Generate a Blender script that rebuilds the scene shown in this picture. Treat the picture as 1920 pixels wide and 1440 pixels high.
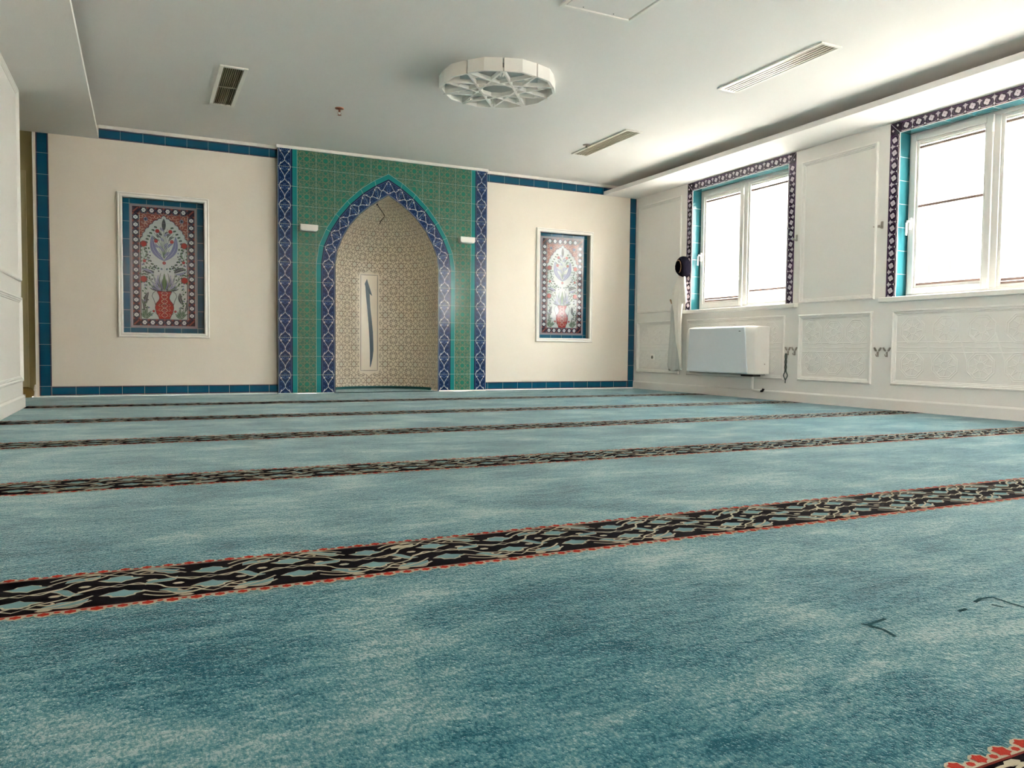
import bpy, math, random
from math import pi, sin, cos, radians, sqrt, atan2, hypot
from mathutils import Vector, Matrix
random.seed(7)
S = bpy.context.scene
for o in list(bpy.data.objects): bpy.data.objects.remove(o)
COL = S.collection

# ------------------------------------------------------------------ camera
YAW, PITCH, ROLL, FPX = 0.4465, -0.0443, 0.0099, 1449.87
fw = Vector((sin(YAW)*cos(PITCH), cos(YAW)*cos(PITCH), sin(PITCH)))
r0 = Vector((cos(YAW), -sin(YAW), 0)); u0 = r0.cross(fw)
rt = cos(ROLL)*r0 + sin(ROLL)*u0; up = -sin(ROLL)*r0 + cos(ROLL)*u0
cd = bpy.data.cameras.new('camera'); cam = bpy.data.objects.new('camera', cd); COL.objects.link(cam)
cd.sensor_width = 36; cd.lens = FPX/1920*36; cd.clip_start = 0.02; cd.clip_end = 300
cam.matrix_world = Matrix(((rt.x, up.x, -fw.x, -2.5048), (rt.y, up.y, -fw.y, -8.5557), (rt.z, up.z, -fw.z, 0.493), (0, 0, 0, 1)))
S.camera = cam

# ------------------------------------------------------------------ world, exposure
W = bpy.data.worlds.new('world'); S.world = W; W.use_nodes = True
bg = W.node_tree.nodes['Background']
bg.inputs[0].default_value = (1.0, 0.935, 0.93, 1); bg.inputs[1].default_value = 14.0
S.view_settings.view_transform = 'Standard'; S.view_settings.look = 'None'
S.view_settings.gamma = 1; S.view_settings.use_curve_mapping = False
S.view_settings.exposure = 2.15
try:
    S.cycles.max_bounces = 14; S.cycles.diffuse_bounces = 9; S.cycles.transparent_max_bounces = 16
except Exception: pass

# ------------------------------------------------------------------ materials
def srgb(r, g, b):
    f = lambda c: c/12.92 if c <= .04045 else ((c+.055)/1.055)**2.4
    return (f(r/255), f(g/255), f(b/255), 1)
MATS = {}
def mat(name, col, rough=.6, metal=0, bump=0, bscale=60, spec=.5, var=0, vscale=4, sheen=0, coat=0):
    if name in MATS: return MATS[name]
    m = bpy.data.materials.new(name); m.use_nodes = True; nt = m.node_tree; N = nt.nodes; L = nt.links
    b = N['Principled BSDF']; b.inputs['Base Color'].default_value = col
    b.inputs['Roughness'].default_value = rough; b.inputs['Metallic'].default_value = metal
    b.inputs['Specular IOR Level'].default_value = spec
    if sheen: b.inputs['Sheen Weight'].default_value = sheen
    if coat: b.inputs['Coat Weight'].default_value = coat
    tc = N.new('ShaderNodeTexCoord')
    if var:
        n = N.new('ShaderNodeTexNoise'); n.inputs['Scale'].default_value = vscale; n.inputs['Detail'].default_value = 4
        L.new(tc.outputs['Object'], n.inputs['Vector'])
        mx = N.new('ShaderNodeMixRGB'); mx.inputs[1].default_value = tuple(c*(1-var) for c in col[:3])+(1,)
        mx.inputs[2].default_value = tuple(min(1, c*(1+var)) for c in col[:3])+(1,)
        L.new(n.outputs['Fac'], mx.inputs[0]); L.new(mx.outputs[0], b.inputs['Base Color'])
    if bump:
        n = N.new('ShaderNodeTexNoise'); n.inputs['Scale'].default_value = bscale; n.inputs['Detail'].default_value = 5
        L.new(tc.outputs['Object'], n.inputs['Vector'])
        bp = N.new('ShaderNodeBump'); bp.inputs['Strength'].default_value = bump; bp.inputs['Distance'].default_value = .004
        L.new(n.outputs['Fac'], bp.inputs['Height']); L.new(bp.outputs['Normal'], b.inputs['Normal'])
    MATS[name] = m; return m
plaster = mat('cream_plaster', (.82, .76, .665, 1), .75, bump=.25, bscale=120, var=.02)
ceilm = mat('ceiling_paint', (.82, .795, .765, 1), .85, bump=.25, bscale=160, var=.015)
wains = mat('white_panelling', (.80, .785, .74, 1), .45, bump=.12, bscale=90, var=.02)
trimw = mat('white_trim', (.86, .835, .78, 1), .4)
olive = mat('olive_wall', (.46, .41, .24, 1), .8, bump=.2)
olive2 = mat('olive_door', (.52, .47, .28, 1), .6)
GL = dict(rough=.13, spec=.32)
teal = mat('teal_glaze', (.004, .085, .16, 1), var=.18, vscale=7, **GL)
teal2 = mat('turquoise_glaze', (.022, .125, .145, 1), var=.15, vscale=7, **GL)
teal3 = mat('green_teal_glaze', (.01, .22, .22, 1), var=.12, vscale=7, **GL)
navy = mat('navy_glaze', (.005, .022, .082, 1), var=.3, vscale=20, **GL)
navyd = mat('dark_navy_glaze', (.004, .008, .04, 1), **GL)
blue = mat('cobalt_glaze', (.03, .08, .30, 1), **GL)
green = mat('green_glaze', (.050, .165, .118, 1), var=.3, vscale=18, **GL)
greenb = mat('bright_green_glaze', (.018, .19, .13, 1), **GL)
gline = mat('tan_line_glaze', (.24, .26, .155, 1), **GL)
grout = mat('pale_grout', (.42, .55, .50, 1), .5)
creamt = mat('cream_tile', (.90, .82, .69, 1), rough=.3, spec=.4, var=.06, vscale=5)
creamd = mat('grey_cream_glaze', (.78, .76, .65, 1), rough=.3)
brownl = mat('brown_line_glaze', (.17, .115, .06, 1), .35)
whiteg = mat('white_glaze', (.62, .65, .66, 1), **GL)
artbg = mat('pale_blue_white_glaze', (.42, .47, .47, 1), **GL)
blackp = mat('black_purple_glaze', (.016, .008, .022, 1), **GL)
purple = mat('purple_glaze', (.11, .06, .14, 1), **GL)
lilac = mat('lilac_white_glaze', (.55, .49, .56, 1), **GL)
redg = mat('red_glaze', (.27, .015, .015, 1), **GL)
brick = mat('brick_red_glaze', (.20, .055, .045, 1), **GL)
pinkl = mat('pink_cream_glaze', (.50, .36, .29, 1), **GL)
leafg = mat('leaf_green_glaze', (.035, .085, .045, 1), **GL)
leafd = mat('dark_leaf_glaze', (.025, .035, .04, 1), **GL)
slate = mat('slate_blue_glaze', (.12, .14, .26, 1), **GL)
alifc = mat('blue_grey_ink_glaze', (.055, .105, .15, 1), .3)
pvc = mat('white_window_frame', (.62, .61, .58, 1), .3, spec=.5)
pvcw = mat('warm_blind_rail', (.27, .18, .15, 1), .45)
alu = mat('white_lacquer', (.82, .81, .77, 1), .35)
fcug = mat('pale_grey_panel', (.66, .72, .76, 1), .3)
dark = mat('black_plastic', (.012, .011, .010, 1), .5)
chrome = mat('brushed_metal', (.42, .38, .33, 1), .3, metal=.9)
brass = mat('reddish_brass', (.35, .13, .08, 1), .35, metal=.8)
ventd = mat('vent_shadow_lining', (.012, .011, .006, 1), .8)
ventg = mat('vent_grille_metal', (.42, .38, .30, 1), .4, metal=.3)
ventk = mat('olive_grille_slats', (.25, .23, .13, 1), .5)
cloth1 = mat('white_cotton', (.84, .80, .72, 1), .9, bump=.3, bscale=200, sheen=.3)
hatm = mat('black_felt', (.004, .0035, .007, 1), .95, spec=.03)
gold = mat('gold_cord', (.42, .25, .10, 1), .5)
wood = mat('pale_wood', (.45, .30, .17, 1), .5, var=.15)
beadm = mat('dark_green_beads', (.02, .05, .04, 1), .3)
bagm = mat('brown_cloth', (.20, .13, .03, 1), .9, bump=.3)
cblack = mat('black_wool', (.006, .005, .008, 1), .95, spec=.03, bump=.8, bscale=500)
ccream = mat('cream_wool', (.42, .39, .30, 1), .95, spec=.05, bump=.8, bscale=500)
cblue = mat('grey_blue_wool', (.15, .27, .29, 1), .95, spec=.05, bump=.8, bscale=500)
cred = mat('red_wool', (.33, .03, .02, 1), .95, spec=.05, bump=.8, bscale=500)
cmark = mat('pressed_dark_wool', (.008, .045, .055, 1), .95, spec=.05)
facade = mat('pale_facade', (.75, .74, .70, 1), .9)
fwin = mat('pale_facade_window', (.034, .036, .030, 1), .8, spec=.05)
groundm = mat('darkened_paving', (.20, .195, .185, 1), .9, var=.1)

def carpet_material():
    m = bpy.data.materials.new('teal_carpet_wool'); m.use_nodes = True; nt = m.node_tree; N = nt.nodes; L = nt.links
    b = N['Principled BSDF']; b.inputs['Roughness'].default_value = .95; b.inputs['Specular IOR Level'].default_value = .05
    b.inputs['Sheen Weight'].default_value = .70; b.inputs['Sheen Roughness'].default_value = .14; b.inputs['Sheen Tint'].default_value = (.8, 1, 1, 1)
    tc = N.new('ShaderNodeTexCoord')
    def noise(sx, sy, sc, det, rough=.55, rot=0, dist=0):
        mp = N.new('ShaderNodeMapping'); mp.inputs['Scale'].default_value = (sx, sy, 1); mp.inputs['Rotation'].default_value = (0, 0, rot)
        n = N.new('ShaderNodeTexNoise'); n.inputs['Scale'].default_value = sc; n.inputs['Detail'].default_value = det; n.inputs['Roughness'].default_value = rough
        n.inputs['Distortion'].default_value = dist
        L.new(tc.outputs['Object'], mp.inputs[0]); L.new(mp.outputs[0], n.inputs['Vector']); return n.outputs['Fac']
    def mth(op, a, b_):
        n = N.new('ShaderNodeMath'); n.operation = op
        for i, v in enumerate((a, b_)):
            if isinstance(v, (int, float)): n.inputs[i].default_value = v
            else: L.new(v, n.inputs[i])
        return n.outputs[0]
    cloud = noise(1, 1.5, 2.3, 3, .5, .25, .4)
    streak = noise(1, 3.2, 8, 4, .65, .15, .6)
    fine = noise(1, .55, 210, 2, .75)
    med = noise(1, 1.3, 55, 3, .7, .2)
    s = mth('ADD', mth('MULTIPLY', cloud, .60), mth('MULTIPLY', streak, .40))
    s = mth('ADD', s, mth('MULTIPLY', mth('SUBTRACT', med, .5), .34))
    s = mth('ADD', s, mth('MULTIPLY', mth('SUBTRACT', fine, .5), .60))
    cr = N.new('ShaderNodeValToRGB'); e = cr.color_ramp.elements
    e[0].position = .37; e[0].color = (.009, .066, .094, 1); e[1].position = .66; e[1].color = (.24, .32, .33, 1)
    k = e.new(.47); k.color = (.036, .138, .172, 1); k = e.new(.57); k.color = (.105, .212, .226, 1)
    L.new(s, cr.inputs[0]); L.new(cr.outputs[0], b.inputs['Base Color'])
    bp = N.new('ShaderNodeBump'); bp.inputs['Strength'].default_value = .7; bp.inputs['Distance'].default_value = .004
    h = mth('ADD', fine, mth('MULTIPLY', med, 1.2)); L.new(h, bp.inputs['Height']); L.new(bp.outputs[0], b.inputs['Normal'])
    return m
carpetm = carpet_material()
def blind_material():
    m = bpy.data.materials.new('sheer_pleated_blind'); m.use_nodes = True; nt = m.node_tree; N = nt.nodes; L = nt.links
    N.clear(); out = N.new('ShaderNodeOutputMaterial')
    tr = N.new('ShaderNodeBsdfTranslucent'); tr.inputs[0].default_value = (.93, .90, .86, 1)
    tp = N.new('ShaderNodeBsdfTransparent'); tp.inputs[0].default_value = (.95, .93, .90, 1)
    df = N.new('ShaderNodeBsdfDiffuse'); df.inputs[0].default_value = (.8, .77, .72, 1)
    a = N.new('ShaderNodeMixShader'); a.inputs[0].default_value = .35; L.new(tr.outputs[0], a.inputs[1]); L.new(df.outputs[0], a.inputs[2])
    c = N.new('ShaderNodeMixShader'); c.inputs[0].default_value = .3; L.new(a.outputs[0], c.inputs[1]); L.new(tp.outputs[0], c.inputs[2])
    L.new(c.outputs[0], out.inputs[0]); return m
blindm = blind_material()
def glass_material():
    m = bpy.data.materials.new('window_glass'); m.use_nodes = True; nt = m.node_tree; N = nt.nodes; L = nt.links
    N.clear(); out = N.new('ShaderNodeOutputMaterial')
    tp = N.new('ShaderNodeBsdfTransparent'); tp.inputs[0].default_value = (.93, .96, .95, 1)
    g = N.new('ShaderNodeBsdfGlossy'); g.inputs['Roughness'].default_value = .02
    a = N.new('ShaderNodeMixShader'); a.inputs[0].default_value = .06
    L.new(tp.outputs[0], a.inputs[1]); L.new(g.outputs[0], a.inputs[2]); L.new(a.outputs[0], out.inputs[0]); return m
glassm = glass_material()
def lace_material():
    m = bpy.data.materials.new('white_lace'); m.use_nodes = True; nt = m.node_tree; N = nt.nodes; L = nt.links
    b = N['Principled BSDF']; b.inputs['Base Color'].default_value = (.70, .71, .67, 1); b.inputs['Roughness'].default_value = .9
    b.inputs['Alpha'].default_value = .72; return m
lacem = lace_material()
def diffuser_material():
    m = bpy.data.materials.new('milky_lamp_cover'); m.use_nodes = True
    b = m.node_tree.nodes['Principled BSDF']; b.inputs['Base Color'].default_value = (.50, .56, .56, 1); b.inputs['Roughness'].default_value = .25
    return m
diffm = diffuser_material()
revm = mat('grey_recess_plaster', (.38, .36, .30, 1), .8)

# ------------------------------------------------------------------ mesh builder
class G:
    def __init__(s): s.v = []; s.f = []; s.m = []; s.mats = []; s.T = None
    def mi(s, m):
        if m not in s.mats: s.mats.append(m)
        return s.mats.index(m)
    def add(s, vs, fs, m):
        n = len(s.v); i = s.mi(m); s.v += [tuple(v) for v in vs]
        for f in fs: s.f.append([n+k for k in f]); s.m.append(i)
    # -- flat pattern work: (u, v, height)
    def t(s, p):
        return s.T(p[0], p[1]) if s.T else (p[0], p[1])
    def poly(s, pts, h, m):
        s.k = (getattr(s, 'k', 0)+1) % 11; h += s.k*.00003
        q = [s.t(p) for p in pts]; s.add([(a, b, h) for a, b in q], [list(range(len(q)))], m)
    def rect(s, a, b, c, d, h, m): s.poly([(a, b), (c, b), (c, d), (a, d)], h, m)
    def disc(s, c, r, h, m, n=10, ry=None, rot=0):
        ry = ry or r
        s.poly([(c[0]+r*cos(2*pi*k/n)*cos(rot)-ry*sin(2*pi*k/n)*sin(rot), c[1]+r*cos(2*pi*k/n)*sin(rot)+ry*sin(2*pi*k/n)*cos(rot)) for k in range(n)], h, m)
    def line(s, pts, w, h, m, closed=False, sub=None):
        P = [tuple(p) for p in pts]
        if closed: P = P+[P[0]]
        if sub:
            Q = [P[0]]
            for a, b in zip(P, P[1:]):
                n = max(1, int(math.ceil(hypot(b[0]-a[0], b[1]-a[1])/sub)))
                Q += [(a[0]+(b[0]-a[0])*k/n, a[1]+(b[1]-a[1])*k/n) for k in range(1, n+1)]
            P = Q
        N = len(P); wf = w if callable(w) else (lambda t: w); Lf = []; Rg = []
        for i in range(N):
            if closed and i in (0, N-1): a = P[N-2]; b = P[1]
            else: a = P[max(i-1, 0)]; b = P[min(i+1, N-1)]
            dx, dy = b[0]-a[0], b[1]-a[1]; l = hypot(dx, dy) or 1e-9; nx, ny = -dy/l, dx/l
            ww = wf(i/(N-1))/2
            Lf.append((P[i][0]+nx*ww, P[i][1]+ny*ww)); Rg.append((P[i][0]-nx*ww, P[i][1]-ny*ww))
        s.k = (getattr(s, 'k', 0)+1) % 11; h += s.k*.00003
        q = [s.t(p) for p in Lf]+[s.t(p) for p in Rg]
        s.add([(a, b, h) for a, b in q], [[i, i+1, N+i+1, N+i] for i in range(N-1)], m)
    def ridge(s, pts, w, h, m, closed=False, z0=0):
        P = [tuple(p) for p in pts]
        if closed: P = P+[P[0]]
        for a, b in zip(P, P[1:]):
            dx, dy = b[0]-a[0], b[1]-a[1]; l = hypot(dx, dy) or 1e-9; nx, ny = -dy/l*w/2, dx/l*w/2
            s.add([(a[0]+nx, a[1]+ny, z0), (b[0]+nx, b[1]+ny, z0), (b[0], b[1], z0+h), (a[0], a[1], z0+h), (a[0]-nx, a[1]-ny, z0), (b[0]-nx, b[1]-ny, z0)], [(0, 1, 2, 3), (3, 2, 5, 4)], m)
    # -- solids
    def box(s, x0, x1, y0, y1, z0, z1, m):
        v = [(x0, y0, z0), (x1, y0, z0), (x1, y1, z0), (x0, y1, z0), (x0, y0, z1), (x1, y0, z1), (x1, y1, z1), (x0, y1, z1)]
        s.add(v, [(0, 3, 2, 1), (4, 5, 6, 7), (0, 1, 5, 4), (1, 2, 6, 5), (2, 3, 7, 6), (3, 0, 4, 7)], m)
    def tube(s, pts, r, m, n=8, close=False):
        P = [Vector(p) for p in pts]; N = len(P); rf = r if callable(r) else (lambda t: r); vs = []; fs = []
        ref = Vector((0, 0, 1))
        for i in range(N):
            if close: d = P[(i+1) % N]-P[i-1]
            else: d = P[min(i+1, N-1)]-P[max(i-1, 0)]
            d.normalize(); a = d.cross(ref)
            if a.length < .1: a = d.cross(Vector((1, 0, 0)))
            a.normalize(); b = d.cross(a)
            for k in range(n):
                t = 2*pi*k/n; vs.append(P[i]+(a*cos(t)+b*sin(t))*rf(i/max(1, N-1)))
        for i in range(N if close else N-1):
            j = (i+1) % N
            for k in range(n): fs.append((i*n+k, i*n+(k+1) % n, j*n+(k+1) % n, j*n+k))
        if not close: fs += [tuple(range(n))[::-1], tuple((N-1)*n+k for k in range(n))]
        s.add(vs, fs, m)
    def loft(s, rings, m, caps=True):
        n = len(rings[0]); vs = [p for r in rings for p in r]; fs = []
        for i in range(len(rings)-1):
            for k in range(n): fs.append((i*n+k, i*n+(k+1) % n, (i+1)*n+(k+1) % n, (i+1)*n+k))
        if caps: fs += [tuple(range(n))[::-1], tuple((len(rings)-1)*n+k for k in range(n))]
        s.add(vs, fs, m)
    def lathe(s, prof, m, c=(0, 0, 0), axis=Vector((0, 0, 1)), n=24, caps=False):
        ax = Vector(axis).normalized(); q = Vector((0, 0, 1)).rotation_difference(ax).to_matrix()
        s.loft([[Vector(c)+q @ Vector((r*cos(2*pi*k/n), r*sin(2*pi*k/n), z)) for k in range(n)] for r, z in prof], m, caps)
    def prism(s, poly, a0, a1, m, ax='y'):
        f = {'y': lambda p, a: (p[0], a, p[1]), 'x': lambda p, a: (a, p[0], p[1]), 'z': lambda p, a: (p[0], p[1], a)}[ax]
        s.loft([[f(p, a0) for p in poly], [f(p, a1) for p in poly]], m)
    def build(s, name, parent=None, mp=None, smooth=False, bevel=0, loc=None, segs=2, solid=0):
        me = bpy.data.meshes.new(name); vs = [mp(*v) for v in s.v] if mp else s.v
        if loc: vs = [(a-loc[0], b-loc[1], c-loc[2]) for a, b, c in vs]
        me.from_pydata([tuple(v) for v in vs], [], s.f)
        for m in s.mats: me.materials.append(m)
        me.polygons.foreach_set('material_index', s.m)
        if smooth: me.polygons.foreach_set('use_smooth', [True]*len(s.f))
        me.update(); o = bpy.data.objects.new(name, me); COL.objects.link(o)
        if loc: o.location = loc
        if parent: o.parent = parent
        if bevel:
            b = o.modifiers.new('bevel', 'BEVEL'); b.width = bevel; b.segments = segs; b.limit_method = 'ANGLE'; b.angle_limit = radians(35)
        if solid:
            b = o.modifiers.new('solid', 'SOLIDIFY'); b.thickness = solid
        if smooth and hasattr(me, 'set_sharp_from_angle'): me.set_sharp_from_angle(angle=radians(40))
        return o
def tag(o, label=None, cat=None, group=None, kind=None):
    if label: o['label'] = label
    if cat: o['category'] = cat
    if group: o['group'] = group
    if kind: o['kind'] = kind
    return o
def empty(name, loc=(0, 0, 0)):
    o = bpy.data.objects.new(name, None); COL.objects.link(o); o.location = loc; o.empty_display_size = .05
    return o
def under(o, p):            # parent o (built in world coordinates) under an empty p placed at its own location
    o.parent = p; o.matrix_parent_inverse = Matrix.Translation(-p.location); return o
def dup(root, loc):
    def c(o, par):
        n = o.copy(); COL.objects.link(n)
        if par: n.parent = par
        for ch in o.children: c(ch, n)
        return n
    r = c(root, None); r.location = loc; return r
def wallgrid(g, us, vs, holes, put):
    us = sorted(set(us+[h[i] for h in holes for i in (0, 1)])); vs = sorted(set(vs+[h[i] for h in holes for i in (2, 3)]))
    for a, b in zip(us, us[1:]):
        for c, d in zip(vs, vs[1:]):
            mu, mv = (a+b)/2, (c+d)/2
            if any(h[0] < mu < h[1] and h[2] < mv < h[3] for h in holes): continue
            put(a, b, c, d)
def frame_rings(g, u0, u1, v0, v1, prof, m):   # mitred moulding: prof = [(inset, height)]
    vs = []; fs = []
    for (i, h) in prof: vs += [(u0+i, v0+i, h), (u1-i, v0+i, h), (u1-i, v1-i, h), (u0+i, v1-i, h)]
    for k in range(len(prof)-1):
        for c in range(4): fs.append((k*4+c, k*4+(c+1) % 4, k*4+4+(c+1) % 4, k*4+4+c))
    g.add(vs, fs, m)
onR = lambda x: (lambda u, v, h: (x-h, u, v))     # pattern on right wall: u = world y
onB = lambda y: (lambda u, v, h: (u, y-h, v))     # pattern on back wall
onL = lambda x: (lambda u, v, h: (x+h, u, v))
ZC = 2.62; ZS = 2.485; XR = 3.38; XL = -3.36; YR = -14.6

# ------------------------------------------------------------------ structure
g = G(); g.box(-4.8, 3.7, YR-.2, 1.4, -.15, -.012, mat('pale_bounce_floor', (.62, .58, .50, 1), .5, var=.08)); tag(g.build('floor'), kind='structure')  # pale colour chosen so the unseen rear floor bounces light to the ceiling
g = G(); g.box(-4.8, 3.7, YR-.2, 1.4, ZC, ZC+.15, ceilm); tag(g.build('ceiling'), kind='structure')
# back wall with three holes
AL = (-2.665, -1.92, .626, 1.955); AR = (1.946, 2.667, .644, 1.958)
g = G(); wallgrid(g, [-3.405, 3.63], [0, ZC], [(-.8, .8, 0, 2.3), AL, AR], lambda a, b, c, d: g.box(a, b, 0, .12, c, d, plaster))
g.box(AL[0]-.05, AL[1]+.05, .12, .16, AL[2]-.05, AL[3]+.05, plaster); g.box(AR[0]-.05, AR[1]+.05, .12, .16, AR[2]-.05, AR[3]+.05, plaster)
tag(g.build('wall_back'), kind='structure')
# right wall with windows; the last two are unseen, added for fill light
WIN = [(-1.158, -2.66), (-3.925, -5.43), (-6.70, -8.20), (-9.475, -10.98), (-12.25, -13.75)]; WZ = (.985, 2.385)
g = G(); wallgrid(g, [YR, .12], [0, ZC], [(b, a, WZ[0], WZ[1]) for a, b in WIN], lambda a, b, c, d: g.box(XR, XR+.25, a, b, c, d, wains))
tag(g.build('wall_right'), kind='structure')
FILL_WIN = (-14.1, -11.3, .985, 2.385)    # unseen left window, added behind the camera to light the right wall
g = G(); wallgrid(g, [YR, -1.375], [0, ZC], [FILL_WIN], lambda a, b, c, d: g.box(XL-.14, XL, a, b, c, d, wains)); tag(g.build('wall_left'), kind='structure')
g = G()
for k in range(4): g.box(XL-.13, XL-.06, FILL_WIN[0]+.91*k, FILL_WIN[0]+.91*k+.06, FILL_WIN[2], FILL_WIN[3], pvc)
for z in (FILL_WIN[2], FILL_WIN[3]-.06): g.box(XL-.13, XL-.06, FILL_WIN[0], FILL_WIN[1], z, z+.06, pvc)
tag(g.build('window_5'), kind='structure')
g = G(); g.box(-4.6, 3.6, YR-.2, YR, 0, ZC, mat('dark_unseen_rear_wall', (.20, .13, .08, 1), .5, var=.2)); tag(g.build('wall_front'), kind='structure')  # unseen rear wall, made dark to cut reflections in the left tile picture
g = G(); g.box(-4.6, -3.405, .121, .25, 0, ZC, olive); g.box(-4.75, -4.6, -1.6, .25, 0, ZC, olive); g.box(-4.6, XL-.14, -1.6, -1.5, 0, ZC, olive)
tag(g.build('wall_passage'), kind='structure')
d = empty('door_1', (-3.9, .1, 0)); tag(d, kind='structure')
g = G(); g.box(-4.3, -3.478, .09, .118, .0, 2.14, olive2); under(g.build('door_leaf', bevel=.004), d)
g = G(); g.box(-4.2, -3.56, .082, .0895, .15, 1.0, olive2); g.box(-4.2, -3.56, .082, .0895, 1.1, 2.0, olive2); under(g.build('door_panel', bevel=.003), d)
# soffits (light coves)
g = G(); g.box(2.87, XR, YR, 0, ZS, ZS+.05, ceilm); tag(g.build('trim_1', bevel=.002), kind='structure')
g = G(); g.box(-4.6, -2.86, YR, 0, ZS, ZS+.045, ceilm); tag(g.build('trim_2', bevel=.002), kind='structure')
# ceiling edge mouldings on the back wall
g = G(); g.box(-2.86, -1.205, -.02, 0, 2.587, ZC, trimw); g.box(1.205, 3.37, -.02, 0, 2.587, ZC, trimw); tag(g.build('trim_3', bevel=.003), kind='structure')
# baseboards
def base_prof(g, x, s, y0, y1):
    P = [(0, 0), (.018, 0), (.018, .085), (.008, .1), (0, .1)]
    g.loft([[(x+s*a, y, b) for a, b in P] for y in (y0, y1)], wains)
g = G(); base_prof(g, XR, -1, YR, -.01); tag(g.build('baseboard_right'), kind='structure')
g = G(); base_prof(g, XL, 1, YR, -1.365); g.box(XL-.14, XL+.018, -1.375, -1.36, 0, .1, wains); tag(g.build('baseboard_left'), kind='structure')
g = G(); g.loft([[(x, .005-.02*k, 0), (x, .005-.02*k, .1-.03*k), (x+.02, .005-.02*k, .1-.03*k), (x+.02, .005-.02*k, 0)] for x, k in ((-3.43, 0), (-3.43, 1))], trimw)
g.box(-3.44, -3.405, -.012, .12, 0, .055, trimw); g.box(-3.425, -3.405, -.012, .12, .055, .115, trimw); tag(g.build('baseboard_passage'), kind='structure')
g = G(); g.box(-3.412, -3.4045, -.012, .0, .115, ZS, trimw); tag(g.build('trim_4'), kind='structure')

# wall mouldings
MP = [(0, 0), (0, .010), (.006, .018), (.016, .020), (.022, .013), (.030, .013), (.036, .006), (.042, .006), (.046, 0)]
def star_lines(g, u0, v0, sc, w, h, m, clip, cap=True, sub=None):
    a = .029*sc; R = .074*sc; segs = []
    for k in range(4):
        c, s_ = cos(k*pi/4), sin(k*pi/4)
        for sg in (-1, 1):
            segs.append([(c*-R-s_*a*sg, s_*-R+c*a*sg), (c*R-s_*a*sg, s_*R+c*a*sg)])
    if cap:
        for k in range(8):
            c, s_ = cos(k*pi/4), sin(k*pi/4)
            segs.append([(c*r_-s_*o_, s_*r_+c*o_) for r_, o_ in ((R, -a), (.095*sc, -.013*sc), (.095*sc, .013*sc), (R, a))])
    for sgm in segs:
        P = [(u0+x, v0+y) for x, y in sgm]
        if clip and not all(clip(*p) for p in P): continue
        g.line(P, w, h, m, sub=sub)
panels = [(-.96, -.07, .978, 2.37, 0), (-.955, -.07, .215, .874, 1), (-2.66, -1.105, .215, .870, 1), (-3.715, -2.84, .975, 2.36, 0),
          (-3.705, -2.845, .216, .866, 1), (-5.50, -3.905, .218, .870, 1), (-6.50, -5.62, .975, 2.36, 0), (-6.50, -5.62, .218, .866, 1), (-8.3, -6.67, .218, .870, 1)]
for i, (a, b, c, d_, emb) in enumerate(panels):
    g = G(); frame_rings(g, a, b, c, d_, MP, wains)
    if emb:   # embossed star pattern
        cl = lambda u, v: a+.05 < u < b-.05 and c+.05 < v < d_-.05
        mid = (c+d_)/2
        for v in (mid-.04, mid+.045): g.ridge([(a+.05, v), (b-.05, v)], .012, .0022, wains)
        n = max(2, int(round((b-a-.1)/.30))); st = (b-a-.1)/n
        for k in range(n):
            cu = a+.05+st*(k+.5)
            for v in (c+.05+.13, d_-.05-.13):
                for w_, r_ in ((.012, .035), (.012, .118), (.010, .100)):
                    g.ridge([(cu+r_*cos(q*pi/4+pi/8), v+r_*sin(q*pi/4+pi/8)) for q in range(8)], w_, .0022, wains, closed=True)
                for q in range(8):
                    t = q*pi/4
                    g.ridge([(cu+.03*cos(t+pi/8), v+.03*sin(t+pi/8)), (cu+.085*cos(t), v+.085*sin(t)), (cu+.03*cos(t-pi/8), v+.03*sin(t-pi/8))], .012, .0022, wains)
            if k < n-1:
                cu2 = cu+st/2
                g.ridge([(cu2-.09, c+.06), (cu2+.09, d_-.06)], .012, .0022, wains)
            g.ridge([(cu-st*.45, c+.33), (cu-st*.2, mid+.0), (cu+st*.2, mid), (cu+st*.45, c+.33)], .012, .0022, wains)
    tag(g.build('trim_%d' % (10+i), mp=onR(XR)), kind='structure')
for i, (a, b, c, d_) in enumerate([(-2.9, -1.43, .985, 2.46), (-2.9, -1.43, .205, .865), (-4.6, -3.1, .985, 2.46), (-4.6, -3.1, .205, .865)]):
    g = G(); frame_rings(g, a, b, c, d_, MP, wains); tag(g.build('trim_%d' % (30+i), mp=onL(XL)), kind='structure')
g = G(); g.box(XL-.14, XL+.004, -1.3755, -1.371, .1, ZS, trimw); tag(g.build('trim_40'), kind='structure')

# ------------------------------------------------------------------ teal tile bands on the back wall
def band(g, a0, a1, lo, hi, horiz, ph):
    def R(u0_, v0_, u1_, v1_, h, m):
        if horiz: g.rect(u0_, v0_, u1_, v1_, h, m)
        else: g.rect(v0_, u0_, v1_, u1_, h, m)
    w = hi-lo
    R(a0, lo, a1, hi, .002, navyd); R(a0, lo+.012, a1, hi-.012, .0025, teal)
    for e in (lo+.006, hi-.006): R(a0, e-.0015, a1, e+.0015, .003, mat('rope_glaze', (.20, .18, .22, 1), .3))
    x = ph
    while x < a1:
        if x > a0: R(x-.0012, lo, x+.0012, hi, .0035, grout)
        x += .2
bt = (-3.385, -3.283); tr_ = (3.277, 3.377); bz = (.012, .098); tz = (2.492, 2.587)
g = G(); band(g, bt[1], -1.2, bz[0], bz[1], True, -3.2828); band(g, bz[0], ZS, bt[0], bt[1], False, .1)
band(g, -2.86, -1.2, tz[0], tz[1], True, -2.6737); tag(g.build('trim_5', mp=onB(0)), kind='structure')
g = G(); band(g, 1.2, tr_[0], bz[0], bz[1], True, 1.2652); band(g, bz[0], ZS, tr_[0], tr_[1], False, .1)
band(g, 1.2, 3.377, tz[0], tz[1], True, 1.2618); tag(g.build('trim_6', mp=onB(0)), kind='structure')
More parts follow.
